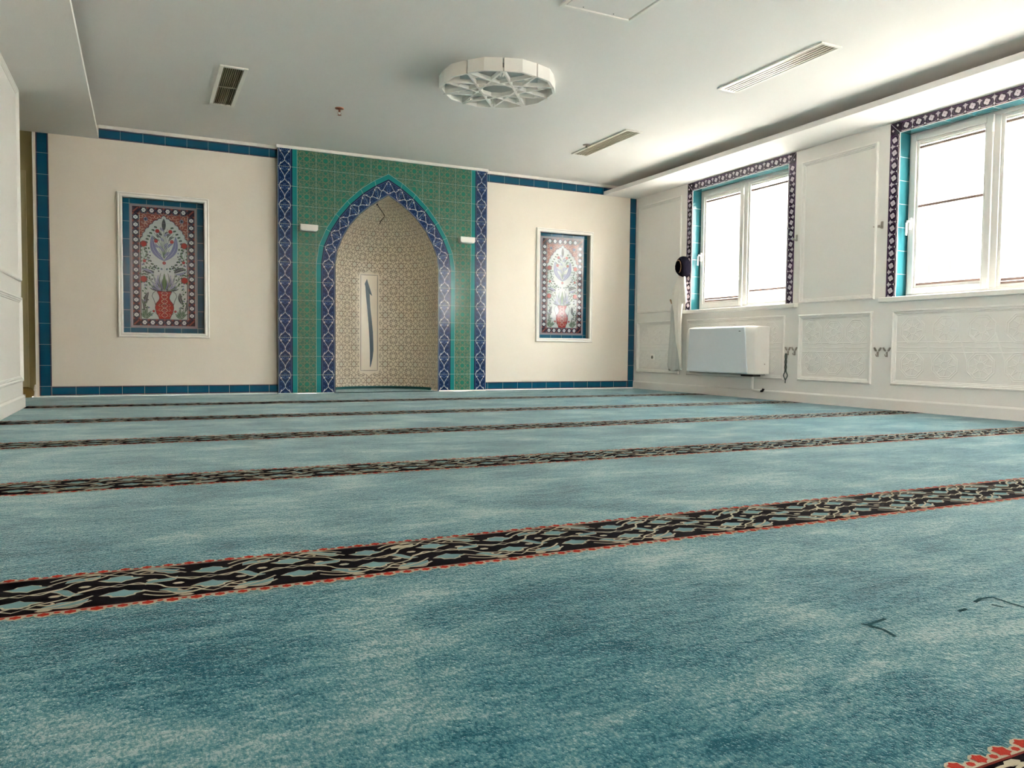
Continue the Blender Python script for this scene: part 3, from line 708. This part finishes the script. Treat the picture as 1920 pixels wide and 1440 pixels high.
for wi, (ya, yb) in enumerate(WIN):
    w = empty('window_%d' % (wi+1), (XR, (ya+yb)/2, WZ[0])); tag(w, kind='structure')
    z0, z1 = WZ; FX = XR+.125; ym = ya-.742      # mullion position
    g = G(); e = .0965
    border_strip(g, z1-z0, lambda a, b: (ya+e-b, z0+a)); border_strip(g, z1-z0, lambda a, b: (yb-e+b, z0+a))
    border_strip(g, ya-yb, lambda a, b: (yb+a, z1+e-b))
    for u, v, uo in ((ya, z1, ya+e), (yb, z1, yb-e)):
        g.rect(min(u, uo), v, max(u, uo), v+e, .002, blackp)
        g.line([(u, v), (uo, v+e)], .003, .003, lilac); mu, mv = (u+uo)/2, v+e/2
        for s1, s2 in ((.022, -.02), (-.022, .02)):
            q = 1 if uo > u else -1
            g.poly([(mu+s1*q, mv+s2-.012), (mu+s1*q+.012, mv+s2), (mu+s1*q, mv+s2+.012), (mu+s1*q-.012, mv+s2)], .003, lilac)
    under(g.build('patterned_tile_border', mp=onR(XR)), w)
    g = G(); tk = .003
    g.box(XR-.002, FX, ya-tk, ya, z0, z1, teal2); g.box(XR-.002, FX, yb, yb+tk, z0, z1, teal2); g.box(XR-.002, FX, yb, ya, z1-tk, z1, teal2)
    z = z1-.205
    while z > z0:
        g.box(XR-.003, FX, ya-tk-.0006, ya, z-.0014, z+.0014, whiteg); g.box(XR-.003, FX, yb, yb+tk+.0006, z-.0014, z+.0014, whiteg); z -= .2
    y = ya-.2
    while y > yb: g.box(XR-.003, FX, y-.0014, y+.0014, z1-tk-.0006, z1, whiteg); y -= .2
    g.box(XR-.005, XR, ya-.004, ya+.002, z0, z1, whiteg); g.box(XR-.005, XR, yb-.002, yb+.004, z0, z1, whiteg); g.box(XR-.005, XR, yb, ya, z1-.003, z1+.003, whiteg)
    under(g.build('reveal_tiles'), w)
    g = G(); g.box(XR-.055, FX, yb-.165, ya+.108 if wi == 0 else ya+.13, z0-.045, z0-.004, trimw); under(g.build('window_sill', bevel=.006), w)
    g = G(); box_ring(g, yb+.003, ya-.003, z0, z1-.004, .030, FX, FX+.07, pvc); g.box(FX, FX+.07, ym-.045, ym+.012, z0+.03, z1-.034, pvc)
    under(g.build('window_frame', bevel=.003), w)
    # opening sash (nearer the mihrab)
    s0, s1 = ym+.004, ya-.022
    g = G(); sx = FX-.018
    box_ring(g, s0, s1, z0+.020, z1-.022, .052, sx, sx+.05, pvc); box_ring(g, s0+.052, s1-.052, z0+.072, z1-.074, .022, sx+.014, sx+.05, pvc)
    sh = g.build('sash', bevel=.004); under(sh, w)
    g = G(); g.box(sx-.012, sx, s1-.034, s1-.010, 1.56, 1.66, trimw); g.tube([(sx-.01, s1-.022, 1.63), (sx-.045, s1-.022, 1.63), (sx-.052, s1-.022, 1.615), (sx-.052, s1-.02, 1.51)], .009, trimw, 8)
    hd = g.build('sash_handle', smooth=True); hd.parent = sh; hd.matrix_parent_inverse = Matrix.Translation(-w.location).inverted() @ Matrix.Translation(-w.location)
    g = G()
    for zz in (z0+.06, z1-.13): g.tube([(sx-.006, s0-.004, zz-.03), (sx-.006, s0-.004, zz+.04)], .008, trimw, 8)
    hn = g.build('hinge', smooth=True); hn.parent = sh
    a0, a1, b0_, b1_ = s0+.074, s1-.074, z0+.094, z1-.096
    c0, c1, d0_, d1_ = yb+.033, ym-.045, z0+.030, z1-.034
    g = G(); box_ring(g, c0, c1, d0_, d1_, .026, FX+.012, FX+.05, pvc); under(g.build('glazing_bead', bevel=.003), w)
    c0 += .026; c1 -= .026; d0_ += .026; d1_ -= .026
    for (p0, p1, q0, q1, X) in ((a0, a1, b0_, b1_, sx+.04), (c0, c1, d0_, d1_, FX+.045)):
        g = G(); g.box(X, X+.006, p0-.005, p1+.005, q0-.005, q1+.005, glassm); under(g.build('glass_pane'), w)
    # pleated blinds
    def blind(p0, p1, q0, q1, X, top, low, extra):
        g = G(); n = int((top-low)/.010); vs = []; fs = []
        for k in range(n+1):
            z = low+(top-low)*k/n; x = X+(-.0028 if k % 2 else .0028); vs += [(x, p0+.006, z), (x, p1-.006, z)]
        fs = [(2*k, 2*k+1, 2*k+3, 2*k+2) for k in range(n)]; g.add(vs, fs, blindm)
        b = g.build('pleated_blind'); under(b, w)
        g = G(); g.box(X-.010, X+.010, p0+.002, p1-.002, q1-.018, q1-.002, trimw); g.box(X-.009, X+.009, p0+.002, p1-.002, top-.002, top+.020, pvcw)
        g.box(X-.009, X+.009, p0+.002, p1-.002, low-.022, low, pvcw)
        for z in extra: g.box(X-.009, X+.009, p0+.002, p1-.002, z-.012, z+.010, pvcw)
        r = g.build('blind_rail', bevel=.002); r.parent = b
    Xs, Xf = sx+.026, FX+.030
    if wi == 0:
        blind(a0, a1, b0_, b1_, Xs, b1_-.045, b0_+.045, [b0_+.010]); blind(c0, c1, d0_, d1_, Xf, d1_-.075, d0_+.135, [])
    elif wi == 1:
        blind(a0, a1, b0_, b1_, Xs, b1_-.045, 1.765, [b0_+.010]); blind(c0, c1, d0_, d1_, Xf, d1_-.045, d0_+.045, [d0_+.010])
    else:
        blind(a0, a1, b0_, b1_, Xs, b1_-.045, b0_+.045, [b0_+.010]); blind(c0, c1, d0_, d1_, Xf, d1_-.045, d0_+.045, [])

# outside
g = G(); g.box(3.7, 500, -400, 400, -6.2, -6, groundm); tag(g.build('ground_outside'), kind='structure')  # unseen ground, darkened and widened to send less light up to the ceiling
bd = empty('building', (26, 10, -6)); tag(bd, 'pale overexposed block of flats seen faintly through the clear lower pane of the right window', 'building')
g = G(); g.box(22, 30, -25, 40, -6, 9, facade); under(g.build('facade_wall'), bd)
for zz, ys in ((3.08, (8.64, 9.42, 10.9)), (4.73, (8.80, 9.6, 10.9)), (6.4, (8.8, 9.6)), (1.4, (8.7, 9.5)), (4.0, (16.1, 18.3)), (1.6, (16.1, 18.3))):
    for yy in ys:
        g = G(); g.box(21.95, 22, yy, yy+.27, zz, zz+.75, fwin); under(g.build('facade_window'), bd)

# ------------------------------------------------------------------ carpet
def carpet_stripe(g, yc, x0, x1, ph=-2.552):
    P = .346; H = .118; B, C1, D1, E1 = .0012, .0020, .0026, .0032
    g.rect(x0, yc-H, x1, yc+H, B, cblack)
    k0, k1 = int(math.floor((x0-ph)/P))-1, int(math.ceil((x1-ph)/P))+1
    inr = lambda P_: all(x0+.004 < p[0] < x1-.004 for p in P_)
    def ln(pts, w=.0055, m=ccream, h=D1+.0008):
        cnt[0] = (cnt[0]+1) % 9
        if inr(pts): g.line(pts, w*.86, h+cnt[0]*.00006, m)
    cnt = [0]
    def pl(pts, h, m):
        cnt[0] = (cnt[0]+1) % 9
        if inr(pts): g.poly(pts, h+cnt[0]*.00006, m)
    def blob(cx, cy, fl):
        for sc, m, h in ((1.12, ccream, C1), (.94, cblue, D1)):
            pl([(cx+a*sc, cy+b*sc*fl) for a, b in [(-.038, .004), (-.022, .010), (-.018, .020), (-.004, .022), (.004, .026), (.012, .021), (.020, .018), (.022, .009), (.040, .002), (.022, -.008), (.010, -.012), (.002, -.022), (-.010, -.014), (-.022, -.010)]], h, m)
    def leaf(p, q, w, m):
        n = 8; dx, dy = q[0]-p[0], q[1]-p[1]; l = hypot(dx, dy); A = []; Bq = []
        for i in range(n+1):
            t = i/n; ww = w*sin(pi*t)**.7; o_ = .008*sin(2*pi*t); A.append((p[0]+dx*t-dy/l*(ww+o_), p[1]+dy*t+dx/l*(ww+o_))); Bq.append((p[0]+dx*t-dy/l*(o_-ww), p[1]+dy*t+dx/l*(o_-ww)))
        pl(A+Bq[::-1], C1, ccream); A2 = [(a[0]*.78+(a[0]+b[0])*.11, a[1]*.78+(a[1]+b[1])*.11) for a, b in zip(A, Bq)]; B2 = [(b[0]*.78+(a[0]+b[0])*.11, b[1]*.78+(a[1]+b[1])*.11) for a, b in zip(A, Bq)]
        pl(A2+B2[::-1], D1, m)
    def cr(P_, n=5):      # Catmull-Rom smoothing
        Q = [P_[0]]+list(P_)+[P_[-1]]; out = []
        for i in range(1, len(Q)-2):
            a, b, c, d = Q[i-1], Q[i], Q[i+1], Q[i+2]
            for q in range(n):
                t = q/n; out.append(tuple(.5*(2*b[e]+(c[e]-a[e])*t+(2*a[e]-5*b[e]+4*c[e]-d[e])*t*t+(3*b[e]-a[e]-3*c[e]+d[e])*t**3) for e in (0, 1)))
        return out+[P_[-1]]
    for k in range(k0, k1):
        for half, fl in ((0, 1), (P/2, -1)):
            x = ph+k*P+half; y = lambda b, fl=fl: yc+b*fl
            ln([(x-.022, y(.090)), (x, y(.106)), (x+.022, y(.090)), (x, y(.075)), (x-.022, y(.090))])
            blob(x+.002, y(.050), fl); blob(x+.008, y(-.050), -fl)
            ln([(x-.017, y(0)), (x, y(.009)), (x+.017, y(0)), (x, y(-.009)), (x-.017, y(0))], .005)
            for s_ in (-1, 1):
                ln(cr([(x+s_*.020, y(.090)), (x+s_*.045, y(.102)), (x+s_*.080, y(.106)), (x+s_*.105, y(.098)), (x+s_*.128, y(.080))]), .006)
                ln(cr([(x+s_*.020, y(.090)), (x+s_*.036, y(.072)), (x+s_*.062, y(.062)), (x+s_*.085, y(.048)), (x+s_*.098, y(.026)), (x+s_*.122, y(.012)), (x+s_*(P/2-.017), y(0))]), .006)
                ln(cr([(x+s_*.017, y(0)), (x+s_*.035, y(.006)), (x+s_*.050, y(-.006)), (x+s_*.072, y(-.018))]), .006)
                ln(cr([(x+s_*.044, y(-.050)), (x+s_*.065, y(-.070)), (x+s_*.095, y(-.088)), (x+s_*(P/2-.050), y(-.098)), (x+s_*(P/2-.022), y(-.09))]), .006)
                ln(cr([(x+s_*.036, y(.072)), (x+s_*.052, y(.082)), (x+s_*.064, y(.078)), (x+s_*.060, y(.070))]), .006)
                pl([(x+s_*(.122+.015*cos(t)), y(-.108+.007*sin(t))) for t in [i*pi/3 for i in range(6)]], C1, ccream)
                pl([(x+s_*(.062+.012*cos(t)), y(.022+.008*sin(t))) for t in [i*pi/3 for i in range(6)]], C1, ccream)
            leaf((x+.040, y(.104)), (x+.118, y(.082)), .016, cblue); leaf((x-.036, y(.092)), (x-.100, y(.060)), .015, cblue)
            leaf((x+.048, y(-.012)), (x+.112, y(.030)), .013, cblue); leaf((x-.112, y(-.094)), (x-.050, y(-.064)), .012, cblue)
    # fringe
    for s_ in (-1, 1):
        n = int((x1-x0)/.0432); rd = random.Random(int(abs(yc)*10)+s_)
        g.rect(x0, yc+s_*(H+.002)-.0025, x1, yc+s_*(H+.002)+.0035, B, ccream)
        g.rect(x0, yc+s_*H-.0018, x1, yc+s_*H+.0018, C1, mat('dark_red_wool', (.12, .018, .015, 1), .95, spec=.05))
        for k in range(n):
            x = x0+.02+.0432*k; y = yc+s_*(H+.013); q = .9+.2*rd.random()
            g.poly([(x+.0155*cos(t)*q, y+.0135*sin(t)*q) for t in [i*pi/5 for i in range(10)]], B, ccream)
            g.poly([(x+.0105*cos(t)*(1.15 if i % 2 else .85)*q, y+.0100*sin(t)*(1.1 if i % 2 else .8)*q) for i, t in enumerate([w*pi/6 for w in range(12)])], C1, cred)
            x += .0216
            if x < x1-.01:
                g.poly([(x+.010*cos(t), yc+s_*(H+.008)+.009*sin(t)) for t in [w*pi/4 for w in range(8)]], B+.0001, ccream)
                g.poly([(x+.0065*cos(t), yc+s_*(H+.009)+.005*sin(t)) for t in [w*pi/3 for w in range(6)]], C1, cred)
g = G(); mpc = lambda u, v, h: (u, v, h)
g.box(XL+.019, XR-.019, -9.35, YF-.012, -.0115, 0, carpetm); g.box(-4.55, XL+.019, -1.355, -.02, -.0115, 0, carpetm)
g.box(-4.5, -1.2, YF-.012, -.014, -.0115, 0, carpetm); g.box(1.2, XR-.019, YF-.012, -.014, -.0115, 0, carpetm)
for yc in (-6.805, -5.46, -4.12, -2.81, -1.42): carpet_stripe(g, yc, XL+.02 if yc < -1.5 else XL+.02, XR-.02)
carpet_stripe(g, -8.105, XL+.02, XR-.02)
for P_ in ([(-1.33, -7.582), (-1.322, -7.592), (-1.318, -7.62), (-1.328, -7.652)], [(-1.322, -7.59), (-1.265, -7.581)], [(-1.019, -7.588), (-.985, -7.578), (-.955, -7.582)], [(-.955, -7.582), (-.957, -7.61), (-.959, -7.65)], [(-1.10, -7.61), (-1.07, -7.606)], [(-1.0, -7.61), (-.995, -7.63)]):
    g.line(P_, .0075, .0012, cmark, sub=.01)
tag(g.build('carpet', mp=mpc), 'wall-to-wall teal prayer carpet crossed by black floral row stripes with red fringes', 'carpet')
g = G(); ns = 30
pl_ = [(.588*cos(t), SY+.588*sin(t)) for t in [k*pi/ns for k in range(ns+1)]]
P_ = [(.588, YF-.008)]+pl_+[(-.588, YF-.008)]
g.prism(P_, -.0115, .004, carpetm, 'z')
rim = [(x*1.0, y) for x, y in pl_]
g.loft([[(x*k, SY+(y-SY)*k, z) for (k, z) in ((1.004, 0.0), (1.012, .030), (.995, .034), (.975, .012), (.965, 0.0))] for x, y in rim], mat('shaded_teal_wool', (.02, .13, .14, 1), .95))  # curled-up carpet rim, its shade painted in as darker teal
g.box(-.588, .588, YF-.012, YF-.004, .003, .007, cblack)
tag(g.build('niche_carpet'), 'small half-round piece of teal carpet lying inside the arched prayer niche', 'carpet')

# ------------------------------------------------------------------ ceiling fittings
def star_lamp(loc):
    t = empty('ceiling_light', loc); R = .452; Hh = .095
    gp = radians(1.6)
    body = []
    for k in range(10):
        a0, a1 = k*pi/5+radians(-1), (k+1)*pi/5+radians(-1); am = (a0+a1)/2
        P0 = (R*.985*cos(a0+gp), R*.985*sin(a0+gp)); P1 = (R*1.015*cos(am), R*1.015*sin(am)); P2 = (R*.985*cos(a1-gp), R*.985*sin(a1-gp))
        g = G(); th = .016
        for p, q in ((P0, P1), (P1, P2)):
            pi_, qi = (p[0]*(1-th/R*1.3), p[1]*(1-th/R*1.3)), (q[0]*(1-th/R*1.3), q[1]*(1-th/R*1.3))
            g.prism([p, q, qi, pi_], -Hh, 0, alu, 'z')
        # radial cheeks behind each gap
        for p in (P0, P2):
            l = hypot(*p); nx, ny = -p[1]/l*.006, p[0]/l*.006; k2 = .72
            g.prism([(p[0]-nx, p[1]-ny), (p[0]+nx, p[1]+ny), (p[0]*k2+nx, p[1]*k2+ny), (p[0]*k2-nx, p[1]*k2-ny)], -Hh, 0, alu, 'z')
        g.build('rim_segment', parent=t)
    # star lattice {10/4} and inner ring
    for k in range(10):
        a, b = k*pi/5+radians(-1), (k+4)*pi/5+radians(-1); p = (R*.95*cos(a), R*.95*sin(a)); q = (R*.95*cos(b), R*.95*sin(b))
        l = hypot(q[0]-p[0], q[1]-p[1]); nx, ny = -(q[1]-p[1])/l*.0075, (q[0]-p[0])/l*.0075; g = G()
        g.prism([(p[0]-nx, p[1]-ny), (p[0]+nx, p[1]+ny), (q[0]+nx, q[1]+ny), (q[0]-nx, q[1]-ny)], -Hh-.0005*(k % 3), -.066, alu, 'z')
        g.build('star_bar', parent=t)
    g = G(); g.prism([(R*.93*cos(k*pi/5+radians(-1)), R*.93*sin(k*pi/5+radians(-1))) for k in range(10)], -.030, -.001, diffm, 'z'); g.build('light_diffuser', parent=t)
    return t
tag(star_lamp((.04, -2.925, ZC)), 'white ten-sided ceiling light with a star lattice, unlit, in the middle of the ceiling', 'ceiling light')
def vent(cx, cy, lx, ly, label, deep, ns):
    t = empty('ceiling_vent', (cx, cy, ZC)); tag(t, label, 'air vent')
    g = G(); fw = .030 if deep else .022
    for a, b, c, d in ((-lx, -lx+fw, -ly, ly), (lx-fw, lx, -ly, ly), (-lx+fw, lx-fw, -ly, -ly+fw), (-lx+fw, lx-fw, ly-fw, ly)): g.box(a, b, c, d, -.012, 0, trimw)
    g.build('vent_frame', parent=t, bevel=.003)
    g = G(); g.box(-lx+fw, lx-fw, -ly+fw, ly-fw, -.002, 0, ventd); g.build('vent_backing', parent=t)
    g = G(); w = (lx-fw)*2; st = w/ns
    for k in range(ns):
        x = -lx+fw+st*(k+.5); wd = st*(.34 if deep else .62)
        g.box(x-wd/2, x+wd/2, -ly+fw, ly-fw, -.009, -.0022, ventk if deep else ventg)
    if deep: g.box(-lx+fw, lx-fw, -.006, .006, -.0092, -.0022, ventg)
    g.build('vent_grille', parent=t)
vent(-1.85, -1.74, .103, .515, 'dark slatted ceiling vent at the left of the ceiling', True, 10)
vent(1.807, -4.07, .098, .535, 'long pale ceiling vent, the nearer one on the window side', False, 5)
vent(1.807, -1.71, .098, .525, 'long pale ceiling vent beside the right sprinkler, near the back wall', False, 5)
t = empty('ceiling_hatch', (.1, -4.53, ZC)); tag(t, 'square white ceiling access hatch cut off by the top of the picture', 'hatch')
g = G(); frame_rings(g, -.26, .26, -.25, .25, [(0, 0), (0, .010), (.022, .010), (.026, .004), (.026, 0)], trimw); g.build('hatch_frame', mp=lambda u, v, h: (u, v, -h), parent=t)
g = G(); g.box(-.228, .228, -.218, .218, -.006, 0, ceilm); g.build('hatch_door', parent=t, bevel=.002)
for x in (-.12, .1):
    g = G(); g.lathe([(.004, -.0075), (.004, -.006)], dark, (x, .195, 0), caps=True, n=8); g.build('hatch_screw', parent=t)
for (x, y, m, lab) in ((-.90, -1.6, brass, 'small reddish fire sprinkler on the ceiling left of the star light'), (1.672, -1.565, chrome, 'small grey fire sprinkler on the ceiling beside a pale vent')):
    t = empty('sprinkler', (x, y, ZC)); tag(t, lab, 'sprinkler', 'ceiling sprinklers')
    g = G(); g.lathe([(.040, 0), (.038, -.006), (.018, -.010), (.014, -.012)], m, caps=True); g.build('sprinkler_plate', parent=t, smooth=True)
    g = G(); g.lathe([(.010, -.010), (.010, -.03), (.006, -.034)], m, caps=True, n=12)
    g.tube([(.008, 0, -.03), (.015, 0, -.045), (.004, 0, -.06)], .002, m, 6); g.tube([(-.008, 0, -.03), (-.015, 0, -.045), (-.004, 0, -.06)], .002, m, 6); g.build('sprinkler_head', parent=t)
    g = G(); g.lathe([(.018, -.060), (.018, -.062)], m, caps=True, n=12); g.build('sprinkler_deflector', parent=t)

# ------------------------------------------------------------------ fan coil unit
t = empty('fan_coil_unit', (XR, -1.9, .25)); tag(t, 'white wall-mounted fan coil heater with a pale grey front under the left window', 'heater')
g = G(); y0, y1, zb, zt = -2.47, -1.33, .262, .762; xb = XR-.012; xf = 3.155
sec = lambda z, k: [(xb, y0), (xf+.075, y0), (xf+.03, y0+.012), (xf+.008, y0+.05), (xf, y0+.11+k), (xf, y1-.11-k), (xf+.008, y1-.05), (xf+.03, y1-.012), (xf+.075, y1), (xb, y1)]
rings = []
for z, sx_, k in ((zb, .0, 0), (zb+.05, 0, 0), (.5, -.006, .01), (zt-.08, 0, .02), (zt-.02, .012, .025), (zt, .035, .03)):
    rings.append([(max(x, xf)+(sx_ if x < xb else 0), y, z+(.016*(1-abs((y+1.9)/.57)**2) if z == zt else 0)) for x, y in sec(z, k)])
g.loft(rings, alu); under(g.build('unit_casing', smooth=True, bevel=.010, segs=3), t)
g = G(); P = [(-1.405, zb+.006), (-2.385, zb+.006), (-2.335, zt-.010), (-1.445, zt-.010)]
g.loft([[(x, y, z) for y, z in P] for x in (xf+.004, xf-.014)], fcug); pn = g.build('front_panel', bevel=.006); under(tag(pn, 'pale grey trapezoid front panel'), t)
g = G(); g.box(xf-.0155, xf-.014, -2.28, -2.255, zt-.055, zt-.048, dark); lg = g.build('panel_mark'); lg.parent = pn
g = G(); g.box(xf+.03, xb-.02, -2.43, -1.40, zb-.010, zb+.002, mat('grey_shadow_plastic', (.25, .25, .23, 1), .5)); g.box(xf+.02, xf+.12, -2.44, -2.26, zb-.022, zb-.004, dark); under(g.build('outlet_grille'), t)
g = G(); g.tube([(3.27, -2.33, zb-.01), (3.27, -2.33, .12), (3.27, -2.335, .105), (3.27, -2.35, .095), (3.27, -2.46, .09)], .014, trimw, 10)
g.lathe([(.019, 0), (.019, .022)], trimw, (3.27, -2.33, .115), caps=True); under(g.build('drain_pipe', smooth=True), t)
g = G(); g.tube([(3.27, -2.455, .09), (3.275, -2.475, .092), (3.285, -2.48, .115)], .013, dark, 8); under(g.build('pipe_cap', smooth=True), t)
g = G(); g.lathe([(.006, 0), (.006, .004)], chrome, (3.30, y0, .37), Vector((0, -1, 0)), 8, True); under(g.build('casing_screw'), t)
g = G(); g.lathe([(.004, 0), (.004, .010)], dark, (3.3, y1, .46), Vector((0, 1, 0)), 8, True); under(g.build('casing_screw'), t)

# socket
t = empty('wall_socket', (XR, -.42, .415)); tag(t, 'white wall socket low on the panelling by the corner', 'socket')
g = G(); g.box(XR-.012, XR, -.46, -.38, .375, .455, trimw); under(g.build('socket_plate', bevel=.004), t)
g = G(); g.lathe([(.021, .0125), (.021, .0)], mat('socket_recess', (.10, .09, .07, 1), .5), (XR, -.42, .415), Vector((-1, 0, 0)), 16, True); under(g.build('socket_hole'), t)

# leaf hooks
def leaf_hook(y, z, label):
    t = empty('coat_hook', (XR, y, z)); tag(t, label, 'hook', 'leaf-shaped wall hooks')
    g = G(); g.box(-.006, 0, -.010, .010, -.05, -.005, chrome); g.tube([(-.004, 0, -.03), (-.022, 0, -.045), (-.030, 0, -.035), (-.03, 0, -.025)], .004, chrome, 6); g.build('hook_stem', parent=t, bevel=.002)
    for s_ in (-1, 1):
        g = G(); n = 8; P = []
        for k in range(n+1):
            tt = k/n; P.append((s_*(.006+.036*tt), .0+.030*tt+.017*sin(pi*tt)))
        Q = [(s_*(.006+.036*(k/n)), .030*k/n-.014*sin(pi*k/n)) for k in range(n, -1, -1)]
        g.prism(P+Q[1:-1], -.012, -.004, chrome, 'x'); g.build('leaf', parent=t, bevel=.002)
    return t
leaf_hook(-2.712, .515, 'metal leaf hook holding the prayer beads, right of the heater')
leaf_hook(-2.80, .515, 'empty metal leaf hook next to the one with the prayer beads')
leaf_hook(-3.768, .512, 'metal leaf hook between the two right lower panels, the one farther from the right window')
leaf_hook(-3.862, .512, 'metal leaf hook between the two right lower panels, the one nearer the right window')
for y, z, lab in ((-2.788, 1.63, 'small square metal hook at the right edge of the left window'), (-3.772, 1.62, 'small square metal hook at the left edge of the right window'), (-3.705, 1.618, 'tiny metal peg on the panel moulding left of the right window')):
    t = empty('coat_hook', (XR, y, z)); tag(t, lab, 'hook'); k = .45 if 'peg' in lab else 1
    g = G(); g.box(-.006, 0, -.012*k, .012*k, -.032*k, .032*k, chrome); g.build('hook_plate', parent=t, bevel=.002)
    g = G(); g.box(-.035*k-.012, -.005, -.009*k, .009*k, -.026*k, -.018*k, chrome); g.box(-.035*k-.014, -.035*k-.006, -.009*k, .009*k, -.026*k, -.004*k, chrome); g.build('hook_arm', parent=t)
# prayer beads
t = empty('prayer_beads', (XR-.03, -2.712, .48)); tag(t, 'string of dark green prayer beads hanging from a leaf hook right of the heater', 'beads')
g = G(); 
for s_ in (-1, 1):
    for k in range(26):
        z = -.002-k*.0102; y = s_*(.004+.005*abs(sin(k*.6))) if k < 19 else s_*(.006+.020*sin(min(1, (k-18)/6.5)*pi)); g.lathe([(.001, -.0058), (.0062, -.003), (.0070, 0), (.0062, .003), (.001, .0058)], beadm, (0, y, z), n=8)
for s_ in (0,): g.lathe([(.001, -.008), (.006, 0), (.001, .008)], beadm, (0, 0, -.266), n=8)
g.build('bead_string', parent=t, smooth=True)
g = G(); g.tube([(0, 0, -.272), (0, .002, -.284), (0, 0, -.297)], .0045, beadm, 6); g.build('tassel', parent=t)

# hanging robe, lace cloth, hat
t = empty('coat_hook', (XR, -1.045, 1.60)); tag(t, 'small metal hook behind the black cap at the left edge of the left window', 'hook')
g = G(); g.box(-.006, 0, -.012, .012, -.03, .03, chrome); g.tube([(-.004, 0, -.02), (-.05, 0, -.025), (-.055, 0, .005)], .005, chrome, 6); g.build('hook_plate', parent=t)
def drape(g, levels, m, folds=5, seed=1, n=56):
    rings = []
    for z, yl, yr, dp, x in levels:
        c, hw = (yl+yr)/2, (yr-yl)/2; r = []
        for k in range(n):
            a = 2*pi*k/n; f = 1+.16*sin(folds*a+seed+z*2.0)+.08*sin((folds*2+1)*a+z*5)
            r.append((x+dp*sin(a)*f, c+hw*cos(a)*(1+.05*sin(folds*a)), z+.012*sin(3*a+seed)))
        rings.append(r)
    g.loft(rings, m)
t = empty('robe', (3.31, -1.06, .28)); tag(t, 'long white robe hanging under the black cap beside the left window', 'robe')
L_ = [(1.46, -1.085, -1.045, .012, 3.305), (1.42, -1.12, -1.03, .022, 3.300), (1.38, -1.13, -1.02, .028, 3.298), (1.24, -1.135, -.935, .036, 3.290), (1.12, -1.12, -.912, .038, 3.290), (1.04, -1.115, -.935, .036, 3.290), (.96, -1.10, -.962, .034, 3.290), (.79, -1.092, -.985, .030, 3.292), (.62, -1.095, -1.005, .026, 3.295), (.505, -1.098, -1.045, .020, 3.300), (.40, -1.10, -1.06, .016, 3.305), (.28, -1.10, -1.07, .012, 3.310)]
g = G(); drape(g, L_, cloth1, 6, 1); under(g.build('robe_body', smooth=True), t)
g = G(); drape(g, [(1.42, -1.15, -1.09, .014, 3.29), (1.30, -1.17, -1.085, .020, 3.285), (1.18, -1.19, -1.10, .022, 3.285), (1.09, -1.185, -1.10, .020, 3.288), (1.065, -1.175, -1.11, .016, 3.29)], cloth1, 4, 2, 36); under(g.build('robe_sleeve', smooth=True), t)
t = empty('lace_cloth', (3.33, -.88, .27)); tag(t, 'sheer greyish lace cloth hanging from a wooden hanger left of the white robe', 'cloth')
g = G(); drape(g, [(1.055, -.99, -.83, .006, 3.350), (1.0, -1.0, -.815, .009, 3.350), (.88, -1.0, -.81, .012, 3.350), (.70, -1.0, -.80, .014, 3.350), (.55, -1.01, -.785, .016, 3.350), (.42, -1.015, -.772, .018, 3.350), (.31, -1.01, -.765, .018, 3.350), (.265, -1.0, -.79, .015, 3.350)], lacem, 7, 3, 84); under(g.build('lace_panel', smooth=True), t)
t = empty('clothes_hanger', (3.33, -.9, 1.07)); tag(t, 'pale wooden clothes hanger half hidden behind the white robe', 'hanger')
g = G(); g.tube([(3.35, -.80, 1.125), (3.35, -.83, 1.085), (3.35, -.88, 1.065), (3.35, -.94, 1.07), (3.35, -.99, 1.09)], lambda t_: .010+.006*sin(pi*t_), wood, 8); under(g.build('hanger_bar', smooth=True), t)
g = G(); g.tube([(3.35, -.94, 1.07), (3.355, -.965, 1.2), (3.36, -.985, 1.4), (3.355, -.99, 1.56)], .0025, chrome, 6); under(g.build('hanger_wire', smooth=True), t)
t = empty('cap', (3.25, -1.085, 1.5)); tag(t, 'black cap with a gold cord hanging on the wall beside the left window', 'cap')
CO = [(-1.10, 1.628), (-1.055, 1.612), (-1.00, 1.57), (-.968, 1.51), (-.972, 1.455), (-1.005, 1.41), (-1.06, 1.378), (-1.13, 1.358), (-1.175, 1.38), (-1.205, 1.44), (-1.21, 1.50), (-1.19, 1.56), (-1.155, 1.602)]
CO = [(-1.108+(a+1.085)*.70, 1.494+(b-1.494)*.93) for a, b in CO]
def capring(k, x, c=(-1.108, 1.495)): return [(x, c[0]+(a-c[0])*k, c[1]+(b-c[1])*k) for a, b in CO]
g = G(); sh_ = (-1.086, 1.50)
g.loft([capring(.80, 3.352), capring(1.0, 3.32), capring(1.0, 3.285), capring(.93, 3.245), capring(.80, 3.228, (-1.10, 1.497)), capring(.66, 3.226, sh_), capring(.56, 3.245, sh_), capring(.40, 3.275, sh_), capring(.12, 3.285, sh_)], hatm)
under(g.build('cap_crown', smooth=True), t)
g = G(); g.tube([(3.224, a-.006, b) for _, a, b in [capring(.60, 0, sh_)[i] for i in (1, 0, 12, 11, 10, 9, 8, 7)]], .0045, gold, 6); under(g.build('gold_cord', smooth=True), t)

# bundle in the passage
g = G(); g.loft([[(-3.495+rx*cos(a)*(1+.08*sin(3*a)), -.02*0-.06+ry*sin(a), z) for a in [2*pi*k/18 for k in range(18)]] for rx, ry, z in ((.05, .035, .001), (.07, .05, .02), (.072, .05, .055), (.055, .04, .085), (.02, .015, .098))], bagm)
tag(g.build('bundle', smooth=True), 'small brown bundle lying on the floor in the dark passage at far left', 'bundle')
